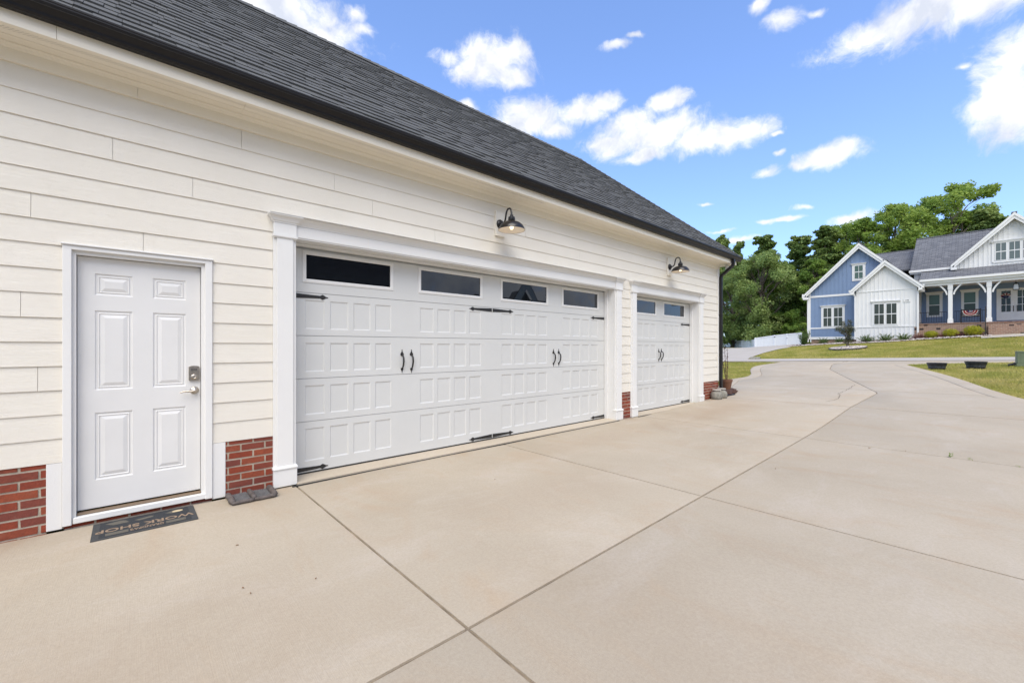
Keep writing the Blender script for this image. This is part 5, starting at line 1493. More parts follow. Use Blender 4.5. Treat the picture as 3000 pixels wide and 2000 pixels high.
mk('door_seam', MB().poly_prism([tuple(u0 + rv*a + fv*(-.001) + Vector((0, 0, z))) for a, z in ((UW*.12, UH*.2), (UW*.13, UH*.2), (UW*.13, UH*.88), (UW*.12, UH*.88))], tuple(fv*-.004)), M['ugreen'], ut)
mk('conduit', MB().tube([u0 + rv*(-.03) + Vector((0, 0, .10)), u0 + rv*(-.12) + Vector((0, 0, .05)), u0 + rv*(-.22) + Vector((0, 0, .02))], .045, 10), M['rail'], ut)
# street lamp whose lantern just enters the frame
sp_ = Vector((17.22, -5.68, zf(17.22, -5.68))); lt_z = CH + 417*10.85/FPX
sl_ = thing('street_lamp', 'dark lantern of a street lamp at the right edge over the white gable', 'street lamp', tuple(sp_))
M['bronze'] = plain('dark_bronze', (.035, .026, .022), .5, var=.2, vscale=9.)
hzl = lt_z - .62
mb = MB(); mb.lathe([(.11, 0), (.11, .35), (.075, .45), (.055, .55), (.05, hzl - sp_.z - .15), (.07, hzl - sp_.z - .1), (.05, hzl - sp_.z)], tuple(sp_), 16); mk('post', mb, M['bronze'], sl_, smooth=True)
def sq2(a, z): return [(sp_.x + a*cos(pi/4 + k*pi/2 + .84), sp_.y + a*sin(pi/4 + k*pi/2 + .84), z) for k in range(4)]
mk('collar', MB().hull(sq2(.10, hzl + .001), sq2(.13, hzl + .03)), M['bronze'], sl_)
for a, b in zip(sq2(.125, hzl + .03), sq2(.25, lt_z - .2)): mk('frame_bar', MB().tube([a, b], .016, 6), M['bronze'], sl_)
mk('rim', MB().loft([sq2(.30, lt_z - .205), sq2(.31, lt_z - .13)]), M['bronze'], sl_)
mk('cap', MB().loft([sq2(.26, lt_z - .129), sq2(.15, lt_z - .02), sq2(.10, lt_z)]), M['bronze'], sl_)
mk('glass', MB().hull(sq2(.11, hzl + .032), sq2(.235, lt_z - .207)), glass_mat('lantern_glass', (1, 1, 1), .05, (.2, .25, .3)), sl_)

# ------------------------------------------------------------------ white fence
M['vinyl'] = plain('white_vinyl', (.72, .75, .78), .4, var=.02)
XF_ = 52.0
def fpix(zx, zy): return 2090 + zx/6.533, 950 + zy/6.533
def fence(name, lab, posts, heights, Xs, tops):
    f = thing(name, lab, 'fence', tuple(Vector((Xs[0], onX(*fpix(posts[0], 400), Xs[0]).y, 1.2))))
    P = []
    for p, X, (t, b) in zip(posts, Xs, tops):
        a = onX(*fpix(p, t), X); c = onX(*fpix(p, b), X); P.append((a, c))
    for a, c in P:
        mk('post', MB().box(a.x - .07, a.x + .07, a.y - .065, a.y + .065, c.z - .3, a.z + .05), M['vinyl'], f)
        mb = MB(); mb.loft([[(a.x - .085, a.y - .08, a.z + .051), (a.x + .085, a.y - .08, a.z + .051), (a.x + .085, a.y + .08, a.z + .051), (a.x - .085, a.y + .08, a.z + .051)], [(a.x - .02, a.y - .02, a.z + .12), (a.x + .02, a.y - .02, a.z + .12), (a.x + .02, a.y + .02, a.z + .12), (a.x - .02, a.y + .02, a.z + .12)]]); mk('post_cap', mb, M['vinyl'], f)
    for (a, c), (a2, c2) in zip(P, P[1:]):
        n = 12; d = a2 - a; e = c2 - c
        sd_ = Vector((d.x, d.y, 0)).normalized(); nn_ = Vector((sd_.y, -sd_.x, 0))
        if nn_.x > 0: nn_.negate()
        for k in range(n):
            t0, t1 = .03 + .94*k/n, .03 + .94*(k+1)/n - .006
            p0, p1, q0, q1 = a + d*t0, a + d*t1, c + e*t0, c + e*t1
            lo0, lo1 = q0 - Vector((0, 0, .25)), q1 - Vector((0, 0, .25))
            mk('picket', MB().poly_prism([tuple(p0), tuple(p1), tuple(lo1), tuple(lo0)], tuple(nn_*-.022)), M['vinyl'], f)
        mk('top_rail', MB().poly_prism([tuple(a + nn_*.03), tuple(a2 + nn_*.03), tuple(a2 + nn_*.03 + Vector((0, 0, .1))), tuple(a + nn_*.03 + Vector((0, 0, .1)))], tuple(nn_*-.08)), M['vinyl'], f)
    return f
fn1 = fence('vinyl_fence', 'white vinyl gate fence running from driveway end to the blue wing', [803, 1170, 1408, 1680], None, [XF_, XF_, XF_, XF_], [(275, 435), (225, 432), (200, 425), (172, 420)])
fn2 = fence('vinyl_fence', 'lower white vinyl fence going back behind the side driveway at left', [150, 423, 555, 683, 795], None, [64, 60.5, 58, 55.5, 52.3], [(362, 490), (325, 460), (318, 452), (312, 445), (308, 438)])
mk('gate_latch', MB().box(XF_ - .12, XF_ - .09, onX(*fpix(1158, 240), XF_ - .1).y, onX(*fpix(1186, 240), XF_ - .1).y, onX(*fpix(1170, 247), XF_ - .1).z, onX(*fpix(1170, 234), XF_ - .1).z), M['rail'], fn1)
mk('gate_hinge', MB().box(XF_ - .12, XF_ - .09, onX(*fpix(1402, 262), XF_ - .1).y, onX(*fpix(1416, 262), XF_ - .1).y, onX(*fpix(1408, 268), XF_ - .1).z, onX(*fpix(1408, 256), XF_ - .1).z), M['rail'], fn1)
# culvert end in the neighbour's ditch
cv = tp(2216, 1052.5)
cu_ = thing('culvert_pipe', 'small dark culvert pipe end in the lawn by the side driveway', 'culvert', tuple(cv))
mb = MB(); d = Vector((.2, -1, 0)).normalized(); c0 = cv + Vector((0, .35, .02))
mk('pipe', MB().tube([c0, c0 + d*.55], .14, 16, cap=False), M['cstone'], cu_, smooth=True)
mk('opening', MB().tube([c0 + d*.45, c0 + d*.46], .125, 16), M['hoop'], cu_)

# ------------------------------------------------------------------ vegetation
def leaf_mat(name, dark, mid, light, trans=.35, clump=.5, wr=.55, wc=.5):
    m = bpy.data.materials.new(name); m.use_nodes = True; nt = m.node_tree; nt.nodes.clear(); N = NT(nt)
    out = N.n('ShaderNodeOutputMaterial'); g = N.n('ShaderNodeNewGeometry'); r = g.outputs['Random Per Island']
    oi = N.n('ShaderNodeObjectInfo').outputs['Random']
    f = N.noise(g.outputs['Position'], clump, 4, .6)
    t = N.math('ADD', N.math('MULTIPLY', r, wr), N.rng(f, .36, .64, 0, wc))
    t = N.math('ADD', t, N.math('MULTIPLY', oi, .15))
    cr = N.n('ShaderNodeValToRGB', {0: t}); e = cr.color_ramp.elements
    e[0].color = (*dark, 1); e[1].color = (*light, 1); x = e.new(.5); x.color = (*mid, 1)
    d = N.n('ShaderNodeBsdfPrincipled', {'Base Color': cr.outputs[0], 'Roughness': .55, 'Specular IOR Level': .3})
    tr = N.n('ShaderNodeBsdfTranslucent', {'Color': N.mix(.5, cr.outputs[0], (*[min(1, v*1.6) for v in light],), 'MIX')})
    mx = N.n('ShaderNodeMixShader', {0: trans, 1: d.outputs[0], 2: tr.outputs[0]})
    nt.links.new(mx.outputs[0], out.inputs[0]); return m
M['oak'] = leaf_mat('oak_leaves', (0.088, 0.16, 0.048), (0.153, 0.231, 0.066), (0.338, 0.418, 0.139))
M['bright'] = leaf_mat('bright_leaves', (0.107, 0.198, 0.036), (0.189, 0.29, 0.054), (0.361, 0.453, 0.099), .4)
M['deep'] = leaf_mat('deep_green_leaves', (0.068, 0.146, 0.032), (0.117, 0.206, 0.037), (0.257, 0.362, 0.07))
M['needle'] = leaf_mat('pine_needles', (0.062, 0.125, 0.033), (0.109, 0.175, 0.044), (0.251, 0.315, 0.085), .2)
M['bark'] = plain('grey_brown_bark', (.13, .105, .085), .95, bump=1., bscale=18., var=.35, vscale=5.)
M['yew'] = leaf_mat('yew_leaves', (0.027, 0.06, 0.018), (0.068, 0.12, 0.029), (0.165, 0.255, 0.058), .25, 6.)
M['yellowleaf'] = leaf_mat('yellow_green_leaves', (0.11, 0.143, 0.01), (0.275, 0.297, 0.015), (0.462, 0.44, 0.03), .35, 6.)
M['redleaf'] = leaf_mat('dark_red_leaves', (0.039, 0.018, 0.018), (0.117, 0.04, 0.04), (0.215, 0.082, 0.064), .25, 6.)
M['myrtle'] = leaf_mat('dark_myrtle_leaves', (0.025, 0.039, 0.021), (0.063, 0.077, 0.039), (0.126, 0.119, 0.065), .25, 4.)

def add_leaf(V_, F_, p, nrm, up, s, asp=.55):
    a = nrm.cross(up)
    if a.length < 1e-3: a = nrm.orthogonal()
    a.normalize(); b = nrm.cross(a)
    k = len(V_)
    V_ += [tuple(p - b*s*.5), tuple(p + a*s*asp*.5), tuple(p + b*s*.5), tuple(p - a*s*asp*.5)]
    F_.append((k, k+1, k+2, k+3))
def rdir(R):
    z = R.uniform(-1, 1); t = R.uniform(0, 2*pi); q = sqrt(1 - z*z); return Vector((q*cos(t), q*sin(t), z))
def blob_leaves(V_, F_, R, c, rad, n, s, sq=.8, wind=Vector((0, 0, 0))):
    for _ in range(n):
        d = rdir(R); rr_ = rad*(R.random()**.42)
        p = c + Vector((d.x*rr_, d.y*rr_, d.z*rr_*sq))
        nr = (d*.6 + rdir(R)*.8 + Vector((0, 0, .35))).normalized()
        add_leaf(V_, F_, p, nr, (rdir(R) + wind), s*R.uniform(.6, 1.25))
def leaf_mesh(name, V_, F_, mat):
    me = bpy.data.meshes.new(name); me.from_pydata(V_, [], F_); me.materials.append(mat); return me
def limb(mb, R, a, b, r0, r1, bend=.08, n=6):
    a, b = Vector(a), Vector(b); L = (b-a).length; pts = []; rad = []
    for k in range(n+1):
        t = k/n; o = rdir(R)*L*bend*sin(pi*t)*.6; pts.append(a.lerp(b, t) + o); rad.append(r0 + (r1-r0)*t)
    mb.tube(pts, rad, 7); return pts
def make_tree(seed, h, blobs, leaf, mat, nper, tr=.22, trunk_top=.75, lean=(0, 0), sub=5, wind=(0, 0, 0), subr=.45, sq=.8):
    """blobs: (x, y, z, r) big lumps; each is broken into smaller leaf clumps hung on limbs"""
    R = random.Random(seed); mb = MB(); V_, F_ = [], []; wd = Vector(wind)
    top = Vector((lean[0], lean[1], h*trunk_top)); tp_ = limb(mb, R, (0, 0, -.4), top, tr, tr*.3, .03, 8)
    for (x, y, z, r) in blobs:
        c = Vector((x, y, z))
        k = min(8, max(1, int(8*max(.15, (z - r*.6)/(h*trunk_top) * .8)))); st = tp_[k]
        pts = limb(mb, R, st, c, tr*.38, tr*.10, .10)
        for q in range(sub):
            d = rdir(R); d.z *= .8
            cc = c + d*r*R.uniform(.45, .95); rr_ = r*subr*R.uniform(.65, 1.25)
            limb(mb, R, pts[R.choice([3, 4, 5])], cc, tr*.10, tr*.03, .1, 3)
            blob_leaves(V_, F_, R, cc, rr_, int(nper*(rr_/(r*subr))**2), leaf, sq, wd)
        blob_leaves(V_, F_, R, c, r*.75, nper, leaf, sq, wd)
    tm = bpy.data.meshes.new('trunk'); tm.from_pydata(mb.v, [], mb.f); tm.materials.append(M['bark'])
    for p in tm.polygons: p.use_smooth = True
    return tm, leaf_mesh('crown', V_, F_, mat)
def make_pine(seed, h, rad, mat, n=26000, leaf=.34, tr=.2, z0=.25, gap=.3):
    R = random.Random(seed); mb = MB(); V_, F_ = [], []
    tp_ = limb(mb, R, (0, 0, -.4), (R.uniform(-.3, .3), R.uniform(-.3, .3), h*.97), tr, .03, .015, 12)
    clumps = []; z = h*z0
    while z < h*.98:
        t = (z/h - z0)/(1 - z0); L = rad*(.45 + .75*sin(min(1, t*1.35 + .25)*pi))*(1 - .55*t)
        for k in range(R.choice([3, 4, 5])):
            a = R.uniform(0, 2*pi); l = L*R.uniform(.6, 1.1)
            e = Vector((cos(a)*l, sin(a)*l, z + l*R.uniform(.05, .35)))
            limb(mb, R, (0, 0, z), e, tr*.22, .015, .06, 4)
            for q in range(4): clumps.append((Vector((0, 0, z)).lerp(e, .40 + .2*q + R.uniform(-.05, .05)) + rdir(R)*.25, l*.24 + .22))
        z += h*.032*R.uniform(.7, 1.3)
    clumps.append((Vector((0, 0, h*.97)), .6)); per = max(20, n//len(clumps))
    for c, r in clumps: blob_leaves(V_, F_, R, c, r, per, leaf, .6, Vector((0, 0, 1.2)))
    tm = bpy.data.meshes.new('trunk'); tm.from_pydata(mb.v, [], mb.f); tm.materials.append(M['bark'])
    return tm, leaf_mesh('crown', V_, F_, mat)
# note the picture's right = direction (.743,-.669); blobs are laid out in tree space, spun per copy
def crown_blobs(seed, h, rx, z0, n, r0=.36, top=1.0):
    R = random.Random(seed); out = []
    for i in range(n):
        t = (i + .5)/n; z = h*(z0 + (top - z0)*t); k = sqrt(max(.06, 1 - abs(2*t - .85)**2.2*.9)); a = i*2.4 + R.uniform(-.5, .5)
        q = rx*k*R.uniform(.25, .8); r = rx*r0*R.uniform(.75, 1.25)*(1 - .35*t)
        out.append((q*cos(a), q*sin(a), min(z, h - r*.7), r))
    out.append((0, 0, h - rx*.25, rx*.28)); return out
PT = {
 'oak': make_tree(1, 12.0, crown_blobs(1, 12.0, 5.0, .10, 26, .34), .24, M['oak'], 170, .28, sub=7, sq=.9),
 'decA': make_tree(2, 15.0, crown_blobs(2, 15.0, 4.6, .16, 26, .30), .25, M['bright'], 130, .2, sub=7, sq=1.0),
 'decB': make_tree(3, 15.0, crown_blobs(3, 15.0, 4.4, .10, 26, .30), .25, M['deep'], 130, .2, sub=7, sq=1.0),
 'airy': make_tree(4, 18.0, [(-3.6, 0, 11, 1.7), (-2.4, .8, 13.2, 1.6), (-.8, -.5, 15.0, 1.5), (.9, .4, 16.6, 1.25), (2.2, -.3, 16.0, 1.2), (3.6, .2, 14.2, 1.3), (4.6, .3, 12.9, 1.1), (1.6, .5, 13.4, 1.4), (-1.2, .3, 10.4, 1.8), (1.0, -.6, 10.8, 1.6), (2.8, .4, 10.6, 1.2), (-.2, .2, 12.6, 1.1), (0, 0, 8, 1.8), (-2.4, .4, 8.4, 1.7), (2.2, -.4, 8.0, 1.6)], .30, M['bright'], 120, .22, sub=8, wind=(1.6, 0, .2), subr=.5),
 'pineA': make_pine(5, 15.0, 3.6, M['needle']),
 'pineB': make_pine(6, 14.0, 3.2, M['needle'], z0=.45),
 'under': make_tree(8, 4.5, crown_blobs(8, 4.5, 2.4, .08, 9, .45), .24, M['deep'], 110, .09, sub=5),
 'underb': make_tree(9, 4.2, crown_blobs(9, 4.2, 1.6, .10, 9, .42), .22, M['bright'], 90, .07, sub=5),
}
def plant_tree(kind, px, top_y, X, lab, cat='tree', name='tree', rot=None, wide=1.0, group=None, zbase=None, H=None):
    tm, cm = PT[kind]; h0 = {'oak': 12., 'decA': 15., 'decB': 15., 'airy': 18., 'pineA': 15., 'pineB': 14., 'under': 4.5, 'underb': 4.2}[kind]
    t = onX(px, top_y, X); zb = zf(X, t.y) - .2 if zbase is None else zbase
    H = t.z - zb; s = H/h0
    r = thing(name, lab, cat, (X, t.y, zb), group)
    r.rotation_euler = (0, 0, rot if rot is not None else random.Random(int(px)).uniform(0, 2*pi)); r.scale = (s*wide, s*wide, s)
    for nm, me in (('trunk', tm), ('crown', cm)):
        o = bpy.data.objects.new(nm, me); COL.objects.link(o); o.parent = r
    return r
AX = atan2(-.669, .743)      # tree x axis -> picture right
g_ = 'trees of the wood behind the house'
plant_tree('oak', 2232, 738, 57, 'broad olive green oak rising over the white fence at left', name='oak_tree', wide=1.12, group=g_, rot=1.0)
plant_tree('oak', 2145, 805, 60, 'lower rounded oak beside the black downspout', name='oak_tree', wide=1.25, group=g_, rot=3.2)
plant_tree('pineB', 2240, 690, 66, 'flat topped dark pine peering over the broad oak', name='pine_tree', wide=1.15, group=g_)
plant_tree('pineB', 2166, 708, 70, 'thin dark pine left of the flat topped pine', name='pine_tree', wide=.7, group=g_)
plant_tree('pineB', 2116, 690, 74, 'leafy top showing just above the garage eave', name='pine_tree', wide=.8, group=g_)
plant_tree('pineA', 2345, 690, 62, 'dark pine between the broad oak and the tall middle pine', name='pine_tree', wide=1.2, group=g_)
plant_tree('pineA', 2418, 662, 60, 'tall pine with bare trunk behind the blue gable left slope', name='pine_tree', wide=1.25, group=g_, rot=2.2)
plant_tree('decB', 2300, 775, 60, 'deep green tree filling the gap right of the broad oak', wide=1.2, group=g_)
plant_tree('decB', 2385, 760, 57, 'deep green tree directly left of the blue gable', wide=1.1, group=g_)
plant_tree('decA', 2480, 655, 63, 'bright green tree just left of the blue gable peak', wide=1.1, group=g_)
plant_tree('decA', 2535, 640, 60, 'bright green leafy tree behind the blue gable peak', wide=1.15, group=g_)
plant_tree('decA', 2618, 600, 62, 'tall bright green tree right of the blue gable peak', wide=1.0, group=g_, rot=.6)
plant_tree('decB', 2690, 650, 64, 'darker green tree left of the tallest airy tree', wide=1.1, group=g_)
plant_tree('airy', 2790, 518, 62, 'tallest airy windswept tree with sky showing through its crown', rot=AX, wide=1.12, group=g_)
plant_tree('decA', 2728, 578, 66, 'bright green tree at the left foot of the tallest tree', wide=1.0, group=g_)
plant_tree('pineA', 2890, 612, 60, 'dense dark pine right of the tallest tree by the white gable', name='pine_tree', wide=1.3, group=g_)
plant_tree('decB', 2850, 620, 66, 'deep green tree between tallest tree and right pine', wide=1.1, group=g_)
plant_tree('decB', 2960, 690, 68, 'deep green tree behind the big white gable', wide=1.2, group=g_)
for i, (px, ty, X) in enumerate([(2130, 840, 84), (2210, 800, 86), (2290, 800, 84), (2370, 780, 84), (2440, 750, 82), (2600, 700, 84)]):
    plant_tree(['decB', 'pineA'][i % 2], px, ty, X, ['shadowy tree deep in the wood behind the low fence', 'shadowy pine deep in the wood behind the broad oak', 'shadowy tree deep in the wood right of the oak', 'shadowy pine deep in the wood left of the blue house', 'shadowy tree deep in the wood behind the middle pine', 'shadowy pine deep in the wood behind the grey roof'][i], wide=1.5, group=g_)
plant_tree('underb', 2352, 945, 53.5, 'small bright green tree beside the left edge of the blue wing', wide=1.2, group=g_)
for i, (px, ty, X) in enumerate([(2140, 930, 66), (2190, 925, 62), (2270, 900, 60), (2325, 915, 59), (2380, 905, 60), (2310, 950, 56)]):
    plant_tree('under', px, ty, X, ['dark undergrowth bush behind the low fence by the downspout', 'dark undergrowth bush behind the middle of the low fence', 'dark undergrowth bush behind the tall fence corner', 'dark undergrowth bush behind the fence gate', 'dark undergrowth bush beside the blue wing', 'low undergrowth bush right behind the fence gate'][i], 'bush', 'undergrowth_bush', wide=1.3, group='undergrowth behind the fence')

# shrubs along the house
def make_shrub(seed, kind):
    R = random.Random(seed); V_, F_ = [], []; mb = MB()
    if kind == 'yew':
        for k in range(34):
            a = R.uniform(0, 2*pi); el = R.uniform(.25, 1.3); l = R.uniform(.35, .62); d = Vector((cos(a)*cos(el)*1.25, sin(a)*cos(el)*1.25, sin(el)))
            e = d*l; mb.tube([(0, 0, 0), tuple(e*.6), tuple(e)], [.012, .008, .003], 5)
            for q in range(46):
                p = e*R.uniform(.3, 1.08) + rdir(R)*.055; add_leaf(V_, F_, p, rdir(R), d + rdir(R)*.4, R.uniform(.05, .09), .35)
    elif kind == 'round':
        for k in range(16):
            d = rdir(R); d.z = abs(d.z); mb.tube([(0, 0, 0), tuple(d*.3)], [.012, .004], 5)
        for _ in range(2600):
            d = rdir(R); q = .42*(R.random()**.3)*(1 + .12*sin(d.x*9)*sin(d.y*8)); p = Vector((d.x*q*1.1, d.y*q*1.1, .32 + d.z*q*.8))
            if p.z > .02: add_leaf(V_, F_, p, (d + rdir(R)*.8), rdir(R), R.uniform(.035, .075), .5)
    elif kind == 'red':
        for k in range(30):
            a = R.uniform(0, 2*pi); el = R.uniform(.15, 1.2); l = R.uniform(.3, .5); d = Vector((cos(a)*cos(el)*1.3, sin(a)*cos(el)*1.3, sin(el)*.8)); e = d*l
            mb.tube([(0, 0, 0), tuple(e)], [.01, .003], 5)
            for q in range(36): add_leaf(V_, F_, e*R.uniform(.25, 1.05) + rdir(R)*.06, rdir(R), rdir(R), R.uniform(.035, .07), .5)
    elif kind == 'tall':
        for k in range(26):
            a = R.uniform(0, 2*pi); l = R.uniform(.7, 1.25); d = Vector((cos(a)*.42, sin(a)*.42, 1)).normalized(); e = d*l
            mb.tube([(0, 0, 0), tuple(e)], [.015, .004], 5)
            for q in range(70): add_leaf(V_, F_, e*R.uniform(.15, 1.05) + rdir(R)*.13, rdir(R), rdir(R), R.uniform(.06, .11), .5)
    return mb, V_, F_
SH = {}
for k, s, m_ in (('yew', 1, 'yew'), ('round', 2, 'yellowleaf'), ('red', 3, 'redleaf'), ('tall', 4, 'yew')):
    mb, V_, F_ = make_shrub(s, k); tm = bpy.data.meshes.new('stems'); tm.from_pydata(mb.v, [], mb.f); tm.materials.append(M['bark'])
    SH[k] = (tm, leaf_mesh('foliage', V_, F_, M[m_]))
def shrub(kind, px, py, wpx, lab, group, X=None, name='shrub'):
    """px,py = foot of the shrub; it stands on the ground in front of the wall"""
    w0 = {'yew': 1.15, 'round': .95, 'red': 1.1, 'tall': .95}[kind]
    r_ = ray(px, py); t = X/r_.x; b = Vector((X, -CD + t*r_.y, 0)); b.z = zf(b.x, b.y) - .02
    s = wpx*t/FPX/w0
    o = thing(name, lab, 'shrub', tuple(b), group); o.scale = (s, s, s); o.rotation_euler = (0, 0, random.Random(int(px)).uniform(0, 6.28))
    for nm, me in zip(('stems', 'foliage'), SH[kind]):
        c = bpy.data.objects.new(nm, me); COL.objects.link(c); c.parent = o
gy_ = 'low green shrubs along the house'
shrub('tall', 2354, 1008, 32, 'taller bushy green shrub at the outer corner of the blue wing', gy_, XB - .9)
shrub('yew', 2412, 1006, 36, 'spiky green shrub under the blue wing double window', gy_, XB - .8)
shrub('yew', 2459, 1002, 33, 'spiky green shrub behind the small staked tree', gy_, XB - .8)
shrub('yew', 2539, 997, 45, 'first spiky green shrub along the white wing', gy_, XWH - .8)
shrub('yew', 2594, 992, 45, 'middle spiky green shrub along the white wing', gy_, XWH - .8)
shrub('yew', 2647, 987, 42, 'last spiky green shrub along the white wing, near the porch', gy_, XWH - .8)
shrub('round', 2728, 984, 33, 'leftmost yellow green round shrub before the brick porch', 'yellow shrubs before the porch', XP - 1.0)
shrub('round', 2785, 981, 37, 'middle yellow green round shrub before the brick porch', 'yellow shrubs before the porch', XP - 1.0)
shrub('round', 2851, 976, 45, 'largest yellow green round shrub beside the porch steps', 'yellow shrubs before the porch', XP - 1.0)
shrub('red', 2697, 989, 44, 'dark red shrub at the white wing corner', 'dark red shrubs before the porch', XP - .9)
shrub('red', 2756, 985, 44, 'dark red shrub between left and middle yellow shrubs', 'dark red shrubs before the porch', XP - .9)
shrub('red', 2817, 981, 46, 'dark red shrub between middle and largest yellow shrubs', 'dark red shrubs before the porch', XP - .9)
# little crape myrtle in a ring of stones
tb = tp(2483, 1020); 
ct = thing('young_tree', 'young dark leaved tree in a ring of pale stones on the lawn', 'tree', tuple(tb))
sc_ = (tb.x*CT + (tb.y + CD)*ST)/FPX
R = random.Random(31); mb = MB(); V_, F_ = [], []
for k in range(4):
    a = k*1.6; e = tb + Vector((cos(a)*.12, sin(a)*.12, 40*sc_))
    limb(mb, R, tb + Vector((cos(a)*.05, sin(a)*.05, -.05)), e, .025, .014, .05)
    for q in range(5):
        d = rdir(R); d.z = abs(d.z)*.9 + .45; f = e + Vector((d.x*.75, d.y*.75, d.z))*R.uniform(.35, .85)*sc_*40
        limb(mb, R, e - Vector((0, 0, .1)), f, .012, .004, .08, 4); blob_leaves(V_, F_, R, f, .17, 75, .07, 1.1)
        blob_leaves(V_, F_, R, e.lerp(f, .5), .14, 40, .07, 1.1)
for q in range(16): blob_leaves(V_, F_, R, tb + Vector((R.uniform(-.16, .16), R.uniform(-.16, .16), R.uniform(.35, 50*sc_))), .17, 60, .065, 1.3)
mk('trunk', mb, M['bark'], ct)
o = bpy.data.objects.new('crown', leaf_mesh('crown', V_, F_, M['myrtle'])); COL.objects.link(o); o.parent = ct; o.matrix_parent_inverse = Matrix.Translation(-tb)
M['pebble'] = brick_mat('pale_river_stone', [(.42, .37, .33), (.55, .50, .46), (.35, .30, .27), (.60, .56, .52), (.46, .38, .33)], .05)
def rock(mb, R, c, s):
    d = [rdir(R) for _ in range(1)]; pts = []
    for k in range(3):
        z = (-.5 + k*.5); q = (1 - abs(z)*.9); a0 = R.uniform(0, 2)
        pts.append([(c[0] + s*q*R.uniform(.75, 1.1)*cos(a0 + i*pi/3), c[1] + s*q*R.uniform(.6, 1.0)*sin(a0 + i*pi/3), c[2] + s*z*.7) for i in range(6)])
    mb.loft(pts)
rx_ = 45*sc_; ring = Vector(tb)
mb = MB(); R = random.Random(17)
for _ in range(520):
    a, q = R.uniform(0, 2*pi), rx_*sqrt(R.random())*.95; x, y = tb.x + q*cos(a), tb.y + q*sin(a); rock(mb, R, (x, y, zf(x, y) + .05 + .10*(1 - q/rx_)), R.uniform(.04, .085))
st_ring = stuff(mk('stone_ring', mb, M['pebble'])); 
mb = MB(); L0 = []; 
for i in range(40):
    a = 2*pi*i/40; x, y = tb.x + rx_*cos(a), tb.y + rx_*sin(a); L0.append((x, y, zf(x, y)))
mb.loft([[(p[0], p[1], p[2] - .06) for p in L0], [(p[0], p[1], p[2] + .07) for p in L0], [(tb.x + (p[0]-tb.x)*.98, tb.y + (p[1]-tb.y)*.98, p[2] + .07) for p in L0], [(tb.x + (p[0]-tb.x)*.98, tb.y + (p[1]-tb.y)*.98, p[2] - .06) for p in L0]], cap=False)
tag(mk('ring_edging', mb, M['hoop']), 'thin black edging round the stones of the young tree', 'edging')
mb = MB(); L1 = [(tb.x + (p[0]-tb.x)*.97, tb.y + (p[1]-tb.y)*.97, p[2] + .03) for p in L0]; L2 = [(tb.x + (p[0]-tb.x)*.1, tb.y + (p[1]-tb.y)*.1, p[2] + .09) for p in L0]
mb.loft([L1, L2], cap=True); struct(mk('ring_bed', mb, M['soil'], smooth='all'))
# pebble bed along the foot of the house
mb = MB(); bedm = MB(); edge = [(2302, 1016), (2345, 1013.5), (2400, 1009), (2450, 1006), (2505, 1001), (2560, 997), (2620, 993), (2690, 988), (2760, 984.5), (2830, 980), (2905, 974)]
ep = []
for (a, b) in edge:
    X = XB - 2.0 if a < 2500 else (XWH - 1.7 if a < 2690 else XP - 1.9)
    r_ = ray(a, b); t = X/r_.x; ep.append(Vector((X, -CD + t*r_.y, 0)))
for i in range(len(ep) - 1):
    a, b = ep[i], ep[i+1]; back = 1.7
    q = [(a.x + .05, a.y), (b.x + .05, b.y), (b.x + back, b.y), (a.x + back, a.y)]
    bedm.quad(*[(x, y, zf(x, y) + .015) for x, y in q])
    for _ in range(int(70*abs(a.y - b.y))):
        t = R.random(); d = R.random()**1.6*.9; x = a.x + (b.x-a.x)*t + d; y = a.y + (b.y-a.y)*t; rock(mb, R, (x, y, zf(x, y) + .03), R.uniform(.035, .09))
struct(mk('planting_bed', bedm, M['mulch'])); stuff(mk('river_stones', mb, M['pebble']))

# ------------------------------------------------------------------ grass blades on the nearer lawns
M['blade'] = leaf_mat('grass_blades', (0.165, 0.215, 0.032), (0.345, 0.345, 0.065), (0.55, 0.47, 0.165), .3, .75, .35, .75)
def blades(name, region, n, hmin, hmax, seed):
    R = random.Random(seed); V_, F_ = [], []
    while len(F_) < n:
        x, y = region(R)
        if x is None: continue
        z = zf(x, y) - .035; a = R.uniform(0, 2*pi); h = R.uniform(hmin, hmax); w = h*.16; l = R.uniform(.2, .7)*h; k = len(V_)
        V_ += [(x - w*sin(a), y + w*cos(a), z), (x + w*sin(a), y - w*cos(a), z), (x + l*cos(a + 1), y + l*sin(a + 1), z + h)]; F_.append((k, k+1, k+2))
    o = bpy.data.objects.new(name, leaf_mesh(name, V_, F_, M['blade'])); COL.objects.link(o); return stuff(o)
def isl(R):
    x = 14.2 + 13.4*R.random()**1.5; yr_ = YR(x); y = yr_ - .01 - (R.random()**1.4)*(8 if x < 20 else 9)
    return x, y
def left_lawn(R):
    x = R.uniform(11.7, 27.6); yl_ = YL(x)
    if x < 14.8: yl_ = max(yl_, 2.9 + (14.8-x)*.1)
    return x, yl_ + .01 + R.random()**1.2*9
def far_lawn(R):
    x = R.uniform(30.1, 39.2); y = R.uniform(-9, 12)
    if x < 39 and y > ndR(x): return None, None
    return x, y
blades('island_grass', isl, 60000, .035, .075, 41); blades('left_lawn_grass', left_lawn, 30000, .035, .07, 42); blades('front_lawn_grass', far_lawn, 60000, .04, .08, 43)
